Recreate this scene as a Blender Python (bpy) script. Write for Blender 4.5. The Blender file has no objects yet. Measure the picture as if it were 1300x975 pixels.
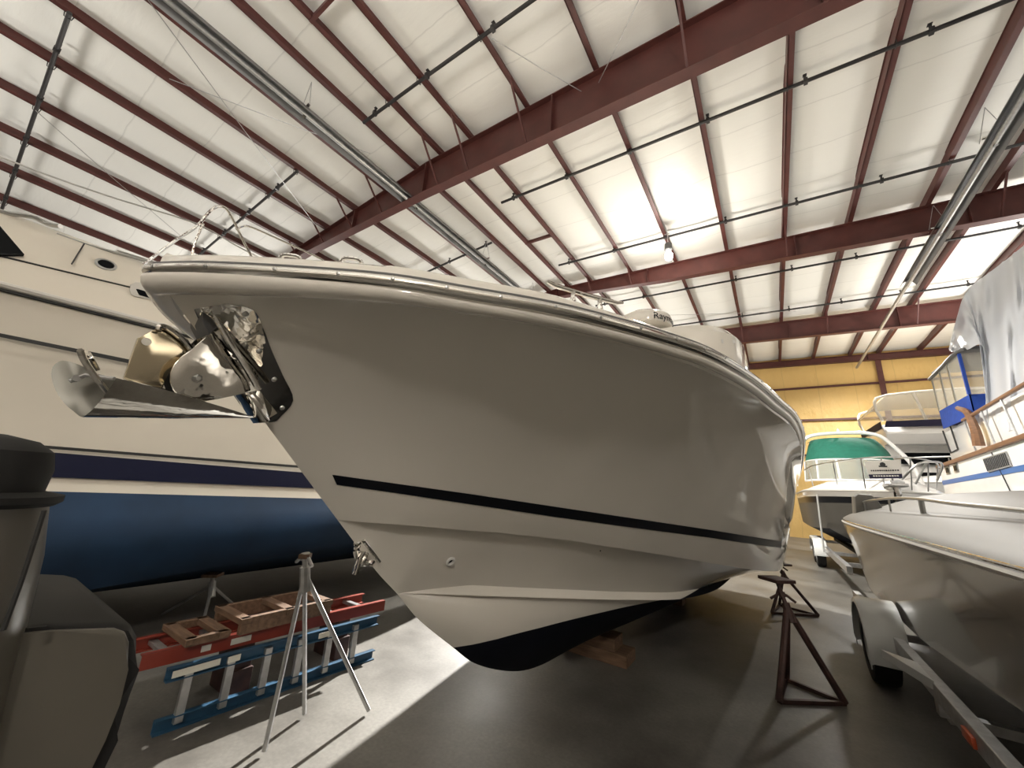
import bpy, bmesh, math, random
from mathutils import Vector, Matrix
from mathutils.bvhtree import BVHTree
random.seed(7)
C = bpy.context.scene.collection
PI = math.pi

# ------------------------------------------------------------------ camera
F, CX, CY = 486.0, 650.0, 487.5          # focal length and centre for a 1300x975 frame
EYE = Vector((0, 0, 1.65))
yd = Vector((334, 150, F)).normalized()
ud = Vector((.061, -.964, .26)); ud = (ud - ud.dot(yd)*yd).normalized()
xd = yd.cross(ud)
if xd.x < 0: xd = -xd
def ray(u, v):
    c = Vector((u-CX, v-CY, F))
    return Vector((xd.dot(c), yd.dot(c), ud.dot(c)))
def atX(u, v, X): r = ray(u, v); return EYE + r*(X/r.x)
def atY(u, v, Y): r = ray(u, v); return EYE + r*(Y/r.y)
def atZ(u, v, Z): r = ray(u, v); return EYE + r*((Z-1.65)/r.z)
cd = bpy.data.cameras.new('camera'); cam = bpy.data.objects.new('camera', cd); C.objects.link(cam)
cd.sensor_width = 36; cd.lens = 36*F/1300; cd.clip_start = .02; cd.clip_end = 200
R = Matrix(((xd.x, -xd.y, -xd.z), (yd.x, -yd.y, -yd.z), (ud.x, -ud.y, -ud.z)))
cam.matrix_world = Matrix.Translation(EYE) @ R.to_4x4()
bpy.context.scene.camera = cam

# ------------------------------------------------------------------ materials
MATS = {}
def mat(name, col, rough=.5, metal=0, coat=0, noise=0, nscale=5, bump=0, bscale=30, emit=None, alpha=1, trans=0, detail=4, stretch=(1,1,1)):
    if name in MATS: return MATS[name]
    m = bpy.data.materials.new(name); m.use_nodes = True
    nt = m.node_tree; b = nt.nodes['Principled BSDF']
    b.inputs['Base Color'].default_value = (*col, 1); b.inputs['Roughness'].default_value = rough
    b.inputs['Metallic'].default_value = metal; b.inputs['Coat Weight'].default_value = coat
    b.inputs['Coat Roughness'].default_value = .05
    b.inputs['Alpha'].default_value = alpha; b.inputs['Transmission Weight'].default_value = trans
    if emit: b.inputs['Emission Color'].default_value = (*emit[0], 1); b.inputs['Emission Strength'].default_value = emit[1]
    if noise or bump:
        tc = nt.nodes.new('ShaderNodeTexCoord'); mp = nt.nodes.new('ShaderNodeMapping')
        mp.inputs['Scale'].default_value = stretch
        nt.links.new(tc.outputs['Object'], mp.inputs['Vector'])
    if noise:
        n = nt.nodes.new('ShaderNodeTexNoise'); n.inputs['Scale'].default_value = nscale; n.inputs['Detail'].default_value = detail
        nt.links.new(mp.outputs['Vector'], n.inputs['Vector'])
        r = nt.nodes.new('ShaderNodeMapRange'); r.inputs['From Min'].default_value = .3; r.inputs['From Max'].default_value = .7
        r.inputs['To Min'].default_value = 1-noise; r.inputs['To Max'].default_value = 1+noise*.6
        nt.links.new(n.outputs['Fac'], r.inputs['Value'])
        x = nt.nodes.new('ShaderNodeMix'); x.data_type = 'RGBA'; x.blend_type = 'MULTIPLY'; x.inputs['Factor'].default_value = 1
        x.inputs['A'].default_value = (*col, 1); nt.links.new(r.outputs['Result'], x.inputs['B'])
        nt.links.new(x.outputs['Result'], b.inputs['Base Color'])
    if bump:
        n = nt.nodes.new('ShaderNodeTexNoise'); n.inputs['Scale'].default_value = bscale; n.inputs['Detail'].default_value = 3
        nt.links.new(mp.outputs['Vector'], n.inputs['Vector'])
        bp = nt.nodes.new('ShaderNodeBump'); bp.inputs['Strength'].default_value = bump; bp.inputs['Distance'].default_value = .02
        nt.links.new(n.outputs['Fac'], bp.inputs['Height']); nt.links.new(bp.outputs['Normal'], b.inputs['Normal'])
    MATS[name] = m; return m
GEL = mat('gelcoat', (.84,.80,.73), .08, coat=.6, noise=.04, nscale=1.2)
GEL2 = mat('gelcoat_cream', (.72,.67,.58), .3, coat=.2, noise=.05, nscale=1.5)
GELW = mat('gelcoat_white', (.80,.79,.77), .2, coat=.4, noise=.04, nscale=2)
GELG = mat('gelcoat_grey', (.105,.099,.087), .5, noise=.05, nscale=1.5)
GELH = mat('gelcoat_shade_dark', (.085,.074,.062), .16, coat=.35, noise=.05, nscale=1.5)  # shade on the white runabout hull put into a dark base colour
BLACK = mat('black_stripe', (.004,.005,.009), .3)
BLACK.node_tree.nodes['Principled BSDF'].inputs['Specular IOR Level'].default_value = .25
BOOT = mat('dark_bottom_paint', (.004,.005,.010), .7, noise=.3)
BOOT.node_tree.nodes['Principled BSDF'].inputs['Specular IOR Level'].default_value = .15
NAVY = mat('navy_stripe', (.004,.007,.035), .4)
BLUEP = mat('blue_bottom_paint', (.007,.034,.085), .7, noise=.35, nscale=1.6)
CHROME = mat('polished_steel', (.78,.76,.72), .05, 1, bump=.22, bscale=7)
MIRROR = mat('rail_stainless', (.72,.70,.66), .09, 1)
STEEL = mat('brushed_steel', (.50,.50,.49), .3, 1)
GALV = mat('galvanised_steel', (.5,.5,.5), .42, .8, noise=.15, nscale=20)
RED = mat('oxide_red_steel', (.092,.026,.021), .5, noise=.2, nscale=3)
PIPE = mat('black_pipe', (.03,.028,.028), .45, noise=.2)
RUB = mat('rubber', (.012,.012,.012), .7, noise=.2)
DARK = mat('dark_glass', (.006,.007,.008), .2)
DARK.node_tree.nodes['Principled BSDF'].inputs['Specular IOR Level'].default_value = .03
WOOD = mat('worn_timber', (.17,.10,.06), .7, noise=.4, nscale=6, stretch=(1,6,6))
TEAK = mat('teak_trim', (.20,.10,.05), .5, noise=.3, nscale=8, stretch=(1,.3,4))
RUST = mat('rusty_stand', (.055,.025,.02), .6, noise=.4, nscale=12)
LRED = mat('orange_red_fibreglass', (.25,.038,.022), .5, noise=.15)
LBLU = mat('blue_fibreglass', (.018,.068,.13), .5, noise=.15)
LABEL = mat('paper_label', (.7,.68,.6), .6, noise=.1)
GREEN = mat('green_canvas', (.005,.115,.075), .8, noise=.15, nscale=9, bump=.3, bscale=14)
BLUEC = mat('blue_canvas', (.012,.055,.32), .8, noise=.15, nscale=9, bump=.3, bscale=14)
NAVYC = mat('navy_canvas', (.012,.01,.04), .8, noise=.1)
VINYL = mat('clear_vinyl', (.75,.72,.62), .1, alpha=.32)
GLASS = mat('tinted_glass', (.28,.32,.30), .05, alpha=.55)
HOUS = mat('grey_housing', (.13,.12,.10), .35, noise=.1, nscale=3)
SEAM = mat('dark_seam', (.03,.03,.03), .7)
GREYP = mat('grey_plastic', (.10,.10,.10), .5)
PALE = mat('pale_trim', (.62,.60,.56), .4)
FEND = mat('fender_white', (.62,.63,.62), .3, coat=.3, noise=.08)
AMBER = mat('marker_lens', (.55,.10,.04), .3)

# ------------------------------------------------------------------ mesh helpers
def bx(bm, c, s, rot=None, bev=0):
    m = Matrix.Translation(Vector(c)) @ (rot.to_4x4() if rot else Matrix()) @ Matrix.Diagonal((*s, 1))
    r = bmesh.ops.create_cube(bm, size=1, matrix=m)
    if bev:
        e = list({e for v in r['verts'] for e in v.link_edges})
        bmesh.ops.bevel(bm, geom=e, offset=bev, segments=2, affect='EDGES', profile=.5)
def beam(bm, p, q, w, h, up=Vector((0,0,1)), bev=0):
    p, q = Vector(p), Vector(q); d = (q-p); L = d.length; d.normalize()
    x = d.cross(up)
    if x.length < 1e-4: x = d.cross(Vector((0,1,0)))
    x.normalize(); z = x.cross(d)
    rot = Matrix((x, d, z)).transposed()
    bx(bm, (p+q)/2, (w, L, h), rot, bev)
def smooth_path(pts, n=6, closed=False):
    pts = [Vector(p) for p in pts]; out = []; N = len(pts)
    rng = N if closed else N-1
    for i in range(rng):
        if closed: p0, p1, p2, p3 = (pts[(i+k-1) % N] for k in range(4))
        else:
            p1, p2 = pts[i], pts[i+1]; p0 = pts[i-1] if i else p1*2-p2; p3 = pts[i+2] if i+2 < N else p2*2-p1
        for k in range(n):
            t = k/n
            out.append(.5*((2*p1)+(p2-p0)*t+(2*p0-5*p1+4*p2-p3)*t*t+(3*p1-p0-3*p2+p3)*t**3))
    if not closed: out.append(pts[-1])
    return out
def tube(bm, pts, r, n=8, closed=False, cap=True, prof=None):
    pts = [Vector(p) for p in pts]; N = len(pts); rings = []; ref = None
    for i, p in enumerate(pts):
        if closed: d = pts[(i+1) % N]-pts[i-1]
        else: d = pts[min(i+1, N-1)]-pts[max(i-1, 0)]
        d.normalize()
        if ref is None:
            ref = Vector((0,0,1)) if abs(d.z) < .9 else Vector((1,0,0))
        ref = (ref - ref.dot(d)*d)
        if ref.length < 1e-5: ref = d.orthogonal()
        ref.normalize(); s = d.cross(ref)
        rr = r(i/(N-1)) if callable(r) else r
        if prof: rings.append([bm.verts.new(p+s*a+ref*b) for a, b in prof])
        else: rings.append([bm.verts.new(p+(ref*math.cos(2*PI*k/n)+s*math.sin(2*PI*k/n))*rr) for k in range(n)])
    m = len(rings[0])
    for i in range(N if closed else N-1):
        a, b = rings[i], rings[(i+1) % N]
        for k in range(m):
            bm.faces.new((a[k], a[(k+1) % m], b[(k+1) % m], b[k]))
    if cap and not closed:
        bm.faces.new(rings[0][::-1]); bm.faces.new(rings[-1])
def prism(bm, pts, d, bev=0):
    """closed outline extruded by vector d"""
    d = Vector(d); a = [bm.verts.new(Vector(p)) for p in pts]; b = [bm.verts.new(Vector(p)+d) for p in pts]
    f1 = bm.faces.new(a[::-1]); f2 = bm.faces.new(b); n = len(a)
    for i in range(n): bm.faces.new((a[i], a[(i+1) % n], b[(i+1) % n], b[i]))
    if bev:
        e = list(f1.edges)+list(f2.edges)
        bmesh.ops.bevel(bm, geom=e, offset=bev, segments=2, affect='EDGES', profile=.5)
def plate(bm, grid, th):
    """surface grid given a thickness along its own normals (towards +th)"""
    nr, nc = len(grid), len(grid[0]); g = [[Vector(p) for p in r] for r in grid]
    def nrm(i, j):
        a = g[min(i+1, nr-1)][j]-g[max(i-1, 0)][j]; b = g[i][min(j+1, nc-1)]-g[i][max(j-1, 0)]
        n = a.cross(b); return n.normalized() if n.length > 1e-9 else Vector((0,0,1))
    A = [[bm.verts.new(g[i][j]) for j in range(nc)] for i in range(nr)]
    B = [[bm.verts.new(g[i][j]+nrm(i, j)*th) for j in range(nc)] for i in range(nr)]
    for i in range(nr-1):
        for j in range(nc-1):
            bm.faces.new((A[i][j], A[i][j+1], A[i+1][j+1], A[i+1][j]))
            bm.faces.new((B[i][j], B[i+1][j], B[i+1][j+1], B[i][j+1]))
    per = [(0, j) for j in range(nc)]+[(i, nc-1) for i in range(1, nr)]+[(nr-1, j) for j in range(nc-2, -1, -1)]+[(i, 0) for i in range(nr-2, 0, -1)]
    for k in range(len(per)):
        (i, j), (p, q) = per[k], per[(k+1) % len(per)]
        bm.faces.new((A[i][j], B[i][j], B[p][q], A[p][q]))
def gridf(bm, grid, flip=False, mi=0):
    V = [[bm.verts.new(Vector(p)) for p in r] for r in grid]
    for i in range(len(V)-1):
        for j in range(len(V[0])-1):
            q = (V[i][j], V[i][j+1], V[i+1][j+1], V[i+1][j])
            try:
                f = bm.faces.new(q[::-1] if flip else q); f.material_index = mi
            except ValueError: pass
    return V
def lathe(bm, prof, c, axis=Vector((0,0,1)), n=24, ang=2*PI):
    axis = Vector(axis).normalized(); a = axis.orthogonal().normalized(); b = axis.cross(a); c = Vector(c)
    rings = [[bm.verts.new(c+axis*h+(a*math.cos(2*PI*k/n)+b*math.sin(2*PI*k/n))*max(r, 1e-4)) for k in range(n)] for r, h in prof]
    for i in range(len(rings)-1):
        for k in range(n): bm.faces.new((rings[i][k], rings[i][(k+1) % n], rings[i+1][(k+1) % n], rings[i+1][k]))
    bm.faces.new(rings[0][::-1]); bm.faces.new(rings[-1])
def NB(): return bmesh.new()
def obj(name, bm, m, parent=None, smooth=True, angle=35):
    if isinstance(bm, (list, tuple)): pass
    bmesh.ops.remove_doubles(bm, verts=bm.verts, dist=1e-5)
    bmesh.ops.recalc_face_normals(bm, faces=bm.faces)
    me = bpy.data.meshes.new(name)
    loc = Vector((0,0,0)); p = parent
    while p: loc += p.location; p = p.parent
    if parent is None and len(bm.verts):      # a one-mesh thing gets its origin at its own base
        cs = [v.co for v in bm.verts]
        loc = Vector(((min(c.x for c in cs)+max(c.x for c in cs))/2, (min(c.y for c in cs)+max(c.y for c in cs))/2, min(c.z for c in cs)))
    bmesh.ops.translate(bm, verts=bm.verts, vec=-loc)
    bm.to_mesh(me); bm.free()
    for x in (m if isinstance(m, (list, tuple)) else [m]): me.materials.append(x)
    o = bpy.data.objects.new(name, me); C.objects.link(o)
    if parent: o.parent = parent
    else: o.location = loc
    if smooth:
        for pl in me.polygons: pl.use_smooth = True
        me.set_sharp_from_angle(angle=math.radians(angle))
    return o
def tag(o, label, cat, group=None):
    o['label'] = label; o['category'] = cat
    if group: o['group'] = group
    return o
def thing(name, label, cat, loc=(0,0,0), group=None):
    o = bpy.data.objects.new(name, None); C.objects.link(o); o.location = loc; o.empty_display_size = .1
    return tag(o, label, cat, group)
def struct(o): o['kind'] = 'structure'; return o
def dup(root, off, label=None):
    r = root.copy(); C.objects.link(r); r.location = root.location+Vector(off)
    if label: r['label'] = label
    for ch in list(root.children):
        c = ch.copy(); C.objects.link(c); c.parent = r
        for g in ch.children:
            d = g.copy(); C.objects.link(d); d.parent = c
    return r

# ------------------------------------------------------------------ building
XL, XR, YB, YF = -19.0, 9.2, -9.0, 25.3
XRG, ZRG = -6.6, 9.48
def zb(X): return ZRG - (.03*(X-XRG) if X > XRG else .085*(XRG-X))      # underside of purlins
def solve(r):
    X = r*7.5
    for _ in range(30): X = r*(zb(X)-1.65)
    return X
PR = [solve(r) for r in (-.785,-.665,-.468,-.272,-.075,.122,.318,.52,.668,.87,1.05)]
PL = [solve(r) for r in (-.90,-1.07,-1.265,-1.48,-1.715,-1.955,-2.235,-2.52)]

# floor
bm = NB(); bx(bm, ((XL+XR)/2, (YB+YF)/2, -.1), (XR-XL, YF-YB, .2))
fm = bpy.data.materials.new('concrete_floor'); fm.use_nodes = True; nt = fm.node_tree; b = nt.nodes['Principled BSDF']
tc = nt.nodes.new('ShaderNodeTexCoord')
n1 = nt.nodes.new('ShaderNodeTexNoise'); n1.inputs['Scale'].default_value = .9; n1.inputs['Detail'].default_value = 8; n1.inputs['Roughness'].default_value = .65
n2 = nt.nodes.new('ShaderNodeTexNoise'); n2.inputs['Scale'].default_value = 40; n2.inputs['Detail'].default_value = 4
for n in (n1, n2): nt.links.new(tc.outputs['Object'], n.inputs['Vector'])
cr = nt.nodes.new('ShaderNodeValToRGB'); cr.color_ramp.elements[0].position = .32; cr.color_ramp.elements[0].color = (.070,.064,.056,1)
cr.color_ramp.elements[1].position = .62; cr.color_ramp.elements[1].color = (.17,.162,.145,1)
nt.links.new(n1.outputs['Fac'], cr.inputs['Fac'])
mx = nt.nodes.new('ShaderNodeMix'); mx.data_type = 'RGBA'; mx.blend_type = 'OVERLAY'; mx.inputs['Factor'].default_value = .3
nt.links.new(cr.outputs['Color'], mx.inputs['A']); nt.links.new(n2.outputs['Fac'], mx.inputs['B'])
nt.links.new(mx.outputs['Result'], b.inputs['Base Color'])
rr = nt.nodes.new('ShaderNodeMapRange'); rr.inputs['To Min'].default_value = .3; rr.inputs['To Max'].default_value = .6
nt.links.new(n1.outputs['Fac'], rr.inputs['Value']); nt.links.new(rr.outputs['Result'], b.inputs['Roughness'])
bp = nt.nodes.new('ShaderNodeBump'); bp.inputs['Strength'].default_value = .12; nt.links.new(n2.outputs['Fac'], bp.inputs['Height']); nt.links.new(bp.outputs['Normal'], b.inputs['Normal'])
struct(obj('floor', bm, fm, smooth=False))

# insulation material: faint cross seams printed by the facing joints
def insul(name, col, seam_axis, period, bumpy=.5):
    m = bpy.data.materials.new(name); m.use_nodes = True; nt = m.node_tree; b = nt.nodes['Principled BSDF']
    b.inputs['Roughness'].default_value = .55
    tc = nt.nodes.new('ShaderNodeTexCoord'); sp = nt.nodes.new('ShaderNodeSeparateXYZ'); nt.links.new(tc.outputs['Object'], sp.inputs[0])
    n = nt.nodes.new('ShaderNodeTexNoise'); n.inputs['Scale'].default_value = .8; n.inputs['Detail'].default_value = 5
    nt.links.new(tc.outputs['Object'], n.inputs['Vector'])
    ad = nt.nodes.new('ShaderNodeMath'); ad.operation = 'MULTIPLY_ADD'; ad.inputs[1].default_value = .25
    nt.links.new(n.outputs['Fac'], ad.inputs[0]); nt.links.new(sp.outputs[seam_axis], ad.inputs[2])
    dv = nt.nodes.new('ShaderNodeMath'); dv.operation = 'DIVIDE'; dv.inputs[1].default_value = period; nt.links.new(ad.outputs[0], dv.inputs[0])
    fr = nt.nodes.new('ShaderNodeMath'); fr.operation = 'FRACT'; nt.links.new(dv.outputs[0], fr.inputs[0])
    cr = nt.nodes.new('ShaderNodeValToRGB'); e = cr.color_ramp.elements
    e[0].position = 0; e[0].color = (*[c*.80 for c in col], 1); e[1].position = .03; e[1].color = (*col, 1)
    x = e.new(.95); x.color = (*[c*.99 for c in col], 1)
    nt.links.new(fr.outputs[0], cr.inputs['Fac'])
    w = nt.nodes.new('ShaderNodeTexNoise'); w.inputs['Scale'].default_value = 2.2; w.inputs['Detail'].default_value = 5
    mp = nt.nodes.new('ShaderNodeMapping'); mp.inputs['Scale'].default_value = (.35, 1.4, 1) if seam_axis == 'Y' else (1.2, 1, .5)
    nt.links.new(tc.outputs['Object'], mp.inputs[0]); nt.links.new(mp.outputs[0], w.inputs['Vector'])
    bp = nt.nodes.new('ShaderNodeBump'); bp.inputs['Strength'].default_value = bumpy; bp.inputs['Distance'].default_value = .12
    nt.links.new(w.outputs['Fac'], bp.inputs['Height']); nt.links.new(bp.outputs['Normal'], b.inputs['Normal'])
    nt.links.new(cr.outputs['Color'], b.inputs['Base Color']); return m
INS = insul('white_roof_insulation', (.80,.79,.745), 'Y', 1.22, .16)
INY = insul('yellow_wall_insulation', (.70,.47,.17), 'X', 1.5, .8)
xs = []
allp = sorted(PL+PR); edges = [XL]+allp+[XR]
cols = []
for a, c in zip(edges[:-1], edges[1:]):
    k = 8 if c-a > .5 else 3
    for i in range(k):
        t = i/k; X = a+(c-a)*t; cols.append((X, zb(X)+.23-.05*min(1,(c-a))*math.sin(PI*t)**.6))
cols.append((XR, zb(XR)+.23))
ys = [YB+(YF-YB)*j/90 for j in range(91)]
bm = NB(); raf = (5.3, 12.55, 19.2, 25.1, -2)
def droop(Y):                       # insulation tucked over the rafters, hanging lower just beside them
    d = min(abs(Y-r) for r in raf); return -.02*math.exp(-((d-.9)/.5)**2)
gridf(bm, [[(X, Y, z+droop(Y)) for X, z in cols] for Y in ys])
r = bmesh.ops.extrude_face_region(bm, geom=list(bm.faces))
bmesh.ops.translate(bm, verts=[v for v in r['geom'] if isinstance(v, bmesh.types.BMVert)], vec=(0,0,.12))
struct(obj('ceiling', bm, INS, angle=60))
# walls
def wallgrid(bm, z0, z1, f, n=50):
    pass
bm = NB(); gz = [0, 2.2, 4.1, 5.93, 7.68, 9.35]; rows = []
for a, c in zip(gz[:-1], gz[1:]):
    for i in range(5):
        t = i/5; rows.append((a+(c-a)*t, .07*math.sin(PI*t)))
rows.append((9.6, 0))
gridf(bm, [[(XL+(XR-XL)*i/60, YF-d+.02*math.sin(i*1.9+z*3), z) for i in range(61)] for z, d in rows])
r = bmesh.ops.extrude_face_region(bm, geom=list(bm.faces)); bmesh.ops.translate(bm, verts=[v for v in r['geom'] if isinstance(v, bmesh.types.BMVert)], vec=(0,.2,0))
struct(obj('wall_back', bm, INY, angle=60))
for nm, c, s in (('wall_left', (XL-.1, (YB+YF)/2, 4.3), (.2, YF-YB, 8.6)), ('wall_right', (XR+.1, (YB+YF)/2, 4.6), (.2, YF-YB, 9.2)), ('wall_front', ((XL+XR)/2, YB-.1, 4.8), (XR-XL, .2, 9.6))):
    bm = NB(); bx(bm, c, s); struct(obj(nm, bm, mat('grey_wall_lining', (.30,.28,.25), .7, noise=.1), smooth=False))
# wall girts and column on the back wall
for z in gz[2:5]:
    bm = NB(); beam(bm, (XL, YF-.1, z), (XR, YF-.1, z), .07, .1)
    tag(obj('wall_girt', bm, RED, smooth=False), {4.1:'dark red steel girt, lowest of the three on the yellow wall', 5.93:'dark red steel girt across the middle of the yellow wall', 7.68:'dark red steel girt, topmost across the yellow wall under the roof edge'}[z], 'girt', 'girts on the yellow wall')
bm = NB(); cxp = 4.95
bx(bm, (cxp, YF-.24, 4.5), (.22, .03, 9.0)); bx(bm, (cxp, YF-.14, 4.5), (.03, .2, 9.0)); bx(bm, (cxp+.0, YF-.27, 8.4), (.08, .03, .25))
tag(obj('wall_column', bm, RED, smooth=False), 'dark red steel column standing against the yellow back wall', 'column')

# purlins
for side, arr in (('right', PR), ('left', PL)):
    for i, X in enumerate(arr):
        bm = NB(); z = zb(X); L = (XL, XR)
        bx(bm, (X, (YB+YF)/2, z+.12), (.02, YF-YB, .24)); bx(bm, (X+.045, (YB+YF)/2, z+.007), (.095, YF-YB, .014)); bx(bm, (X+.09, (YB+YF)/2, z+.02), (.01, YF-YB, .035)); bx(bm, (X-.035, (YB+YF)/2, z+.233), (.075, YF-YB, .014))
        lab = 'dark red steel purlin on the roof slope %s' % ('right of the ridge, under white insulation' if side == 'right' else 'left of the ridge, above the blue-bottomed boat')
        tag(obj('roof_purlin', bm, RED, smooth=False), lab, 'purlin', 'purlins on the %s roof slope' % side)
# rafters: tapered I beams
def rafter(Y, prof, label, fl=.22, braces=True, last=False):
    t = thing('roof_rafter', label, 'rafter', (XRG, Y, zb(XRG)-1))
    bm = NB()
    for (xa, da), (xb, db) in zip(prof[:-1], prof[1:]):
        pts = [(xa, Y-.006, zb(xa)), (xb, Y-.006, zb(xb)), (xb, Y-.006, zb(xb)-db), (xa, Y-.006, zb(xa)-da)]
        prism(bm, pts, (0, .012, 0))
    for xs_ in [-13, -9.5, XRG, -3.0, 1.2, 4.6]:
        if prof[0][0] < xs_ < prof[-1][0]:
            for (xa, da), (xb, db) in zip(prof[:-1], prof[1:]):
                if xa <= xs_ <= xb: d = da+(db-da)*(xs_-xa)/(xb-xa)
            bx(bm, (xs_, Y, zb(xs_)-d/2), (.025, fl, d))
    obj('web', bm, RED, t, smooth=False)
    for k, nm in ((0, 'top_flange'), (1, 'bottom_flange')):
        bm = NB()
        for (xa, da), (xb, db) in zip(prof[:-1], prof[1:]):
            beam(bm, (xa, Y, zb(xa)-k*da-.01), (xb, Y, zb(xb)-k*db-.01), fl, .02)
        obj(nm, bm, RED, t, smooth=False)
    if braces:
        for i, X in enumerate(PL+PR):
            if X > 6.3: continue
            for (xa, da), (xb, db) in zip(prof[:-1], prof[1:]):
                if xa <= X <= xb: d = da+(db-da)*(X-xa)/(xb-xa)
            if i in braces:
                bm = NB(); beam(bm, (X+.05, Y-min(.8, d*1.15), zb(X)+.05), (X+.05, Y-.08, zb(X)-d+.03), .035, .035)
                obj('flange_brace', bm, RED, t, smooth=False)
    return t
rafter(5.3, [(XL,.30),(-11.9,.42),(XRG,.90),(0,1.0),(XR,1.1)], 'large dark red tapered roof rafter nearest overhead, crossing the whole photo', braces=(1,2,3,4,5,7,8,9,10,12))
rafter(12.55, [(XL,.3),(-11.9,.3),(XRG,.34),(-2.3,.58),(5.4,.75),(XR,.85)], 'dark red roof rafter behind the glowing lamp, second overhead', braces=(3,8,9,10,13,16))
rafter(19.2, [(XL,.3),(XRG,.4),(-.7,.75),(6.6,.80),(XR,.9)], 'dark red roof rafter furthest away before the yellow wall', braces=(12,14,16))
rafter(25.05, [(XL,.2),(XRG,.28),(0,.30),(XR,.30)], 'slim dark red end rafter along the top of the yellow wall', braces=None)
# short struts between the ridge purlins
for Y in (1.9, 9.3, 16.0):
    bm = NB(); beam(bm, (PR[0], Y, zb(PR[0])+.03), (PR[1], Y, zb(PR[1])+.03), .06, .1)
    tag(obj('ridge_strut', bm, RED, smooth=False), {1.9:'short red strut between purlins near the top of the photo', 9.3:'short red strut between purlins beyond the nearest rafter', 16.0:'short red strut between purlins beyond the lamp'}[Y], 'strut', 'struts between ridge purlins')
# sprinkler pipes
def pipe(x0, x1, Y, label, r=.035, dz=.06, Y1=None):
    t = thing('sprinkler_pipe', label, 'pipe', ((x0+x1)/2, Y, zb((x0+x1)/2)-dz-.1), 'sprinkler pipes under the roof')
    pts = [(x0+(x1-x0)*i/8, Y, zb(x0+(x1-x0)*i/8)-dz) for i in range(9)]
    bm = NB(); tube(bm, pts, r, 8); obj('pipe_run', bm, PIPE, t)
    X = x0+.4
    while X < x1:
        bm = NB(); bx(bm, (X, Y, zb(X)-dz+.07), (.03,.03,.14)); bx(bm, (X, Y, zb(X)-dz+.14), (.06,.06,.012)); bx(bm, (X, Y, zb(X)-dz), (.06,.09,.09))
        obj('sprinkler_head', bm, PIPE, t, smooth=False); X += 1.62
    for X in (PL+PR):
        if x0 < X < x1:
            bm = NB(); tube(bm, [(X, Y+.06, zb(X)+.02), (X, Y+.045, zb(X)-dz-.03), (X, Y-.045, zb(X)-dz-.03), (X, Y-.06, zb(X)+.02)], .008, 5)
            obj('pipe_hanger', bm, PIPE, t)
pipe(PL[0]+.15-.1, XR, 3.62, 'black sprinkler pipe nearest overhead on the right slope, before the big rafter')
pipe(PR[1]-.5, XR, 7.25, 'black sprinkler pipe just beyond the nearest rafter')
pipe(PR[1]-.5, XR, 10.85, 'black sprinkler pipe passing directly above the glowing lamp')
pipe(PR[1]-.5, XR, 14.4, 'black sprinkler pipe just beyond the lamp rafter')
pipe(PR[1]-.5, XR, 17.75, 'black sprinkler pipe before the furthest rafter')
pipe(XL, PL[2]+.1, 3.5, 'black sprinkler pipe on the left slope behind the boat rail')
pipe(XL, PL[2]+.1, -.5, 'black sprinkler pipe at the far left top of the roof')
pipe(XL, PL[0], 8.6, 'black sprinkler pipe on the left slope beyond the nearest rafter')
# bracing cables
for i, (a, c, lab) in enumerate([((188,0),(400,285),'thin steel bracing cable on the left slope crossing under the long heater'), ((215,100),(470,195),'thin steel bracing cable above the left slope, nearly level'), ((811,0),(760,105),'thin steel bracing cable ending on the nearest rafter, right slope'),
     ((625,49),(738,116),'thin steel bracing cable beside the nearest sprinkler pipe'), ((1010,395),(850,400),'thin steel bracing cable right of the lamp in the far bay'), ((45,140),(230,300),'thin steel bracing cable at the left side above the pulpit rail')]):
    bm = NB(); zc = (9.0, 9.14, 9.05, 9.05, 9.05, 8.6)[i]; p = atZ(*a, zc); q = atZ(*c, zc)
    tube(bm, [p, (p+q)/2+Vector((0,0,-.02)), q], .008, 5); tag(obj('bracing_cable', bm, GALV), lab, 'cable', 'roof bracing cables')

# infrared tube heaters
def heater(X, z, y0, y1, label, y2=None):
    t = thing('tube_heater', label, 'heater', (X, y0, z-.15))
    bm = NB(); prof = [(-.19,-.08),(-.12,.05),(-.05,.08),(.05,.08),(.12,.05),(.19,-.08),(.185,-.085),(.115,.04),(.05,.07),(-.05,.07),(-.115,.04),(-.185,-.085)]
    for k in range(int((y1-y0)/3)+1):
        a = y0+3*k; c = min(a+3.04, y1)
        if c-a < .2: continue
        A = [bm.verts.new((X+p[0], a, z+p[1]+.003*(k % 2))) for p in prof]; B = [bm.verts.new((X+p[0], c, z+p[1]+.003*(k % 2))) for p in prof]
        n = len(prof)
        for i in range(n): bm.faces.new((A[i], A[(i+1) % n], B[(i+1) % n], B[i]))
        bm.faces.new(A[::-1]); bm.faces.new(B)
    obj('reflector', bm, DULL, t, angle=20)
    bm = NB(); tube(bm, [(X, y0, z-.03), (X, y1+.1, z-.03)], .05, 12); obj('heat_tube', bm, GALV, t)
    Y = y0+1.5
    while Y < y1:
        bm = NB(); zz = zb(X)
        tube(bm, [(X-.2, Y, z+.0), (X, Y, zz)], .006, 5); tube(bm, [(X+.2, Y, z+.0), (X, Y, zz)], .006, 5)
        obj('hanging_chain', bm, GALV, t)
        bm = NB(); bx(bm, (X, Y, z+.1), (.3,.05,.03)); bx(bm, (X, Y+.02, z-.1), (.06,.06,.03)); obj('bracket', bm, CHROME, t, smooth=False)
        Y += 3
    if y2:
        bm = NB(); tube(bm, [(X, y1-.2, z), (X, y2, z)], .055, 10); obj('exhaust_pipe', bm, GALV, t)
DULL = mat('dull_aluminium', (.30,.30,.30), .38, .9, noise=.2, nscale=2)
heater(-7.15, 8.65, -2.0, 12.2, 'long silver tube heater hanging above the left roof slope')
heater(4.05, 8.4, -1.0, 15.4, 'silver tube heater with long thin exhaust pipe on the right', 24.6)

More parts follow.
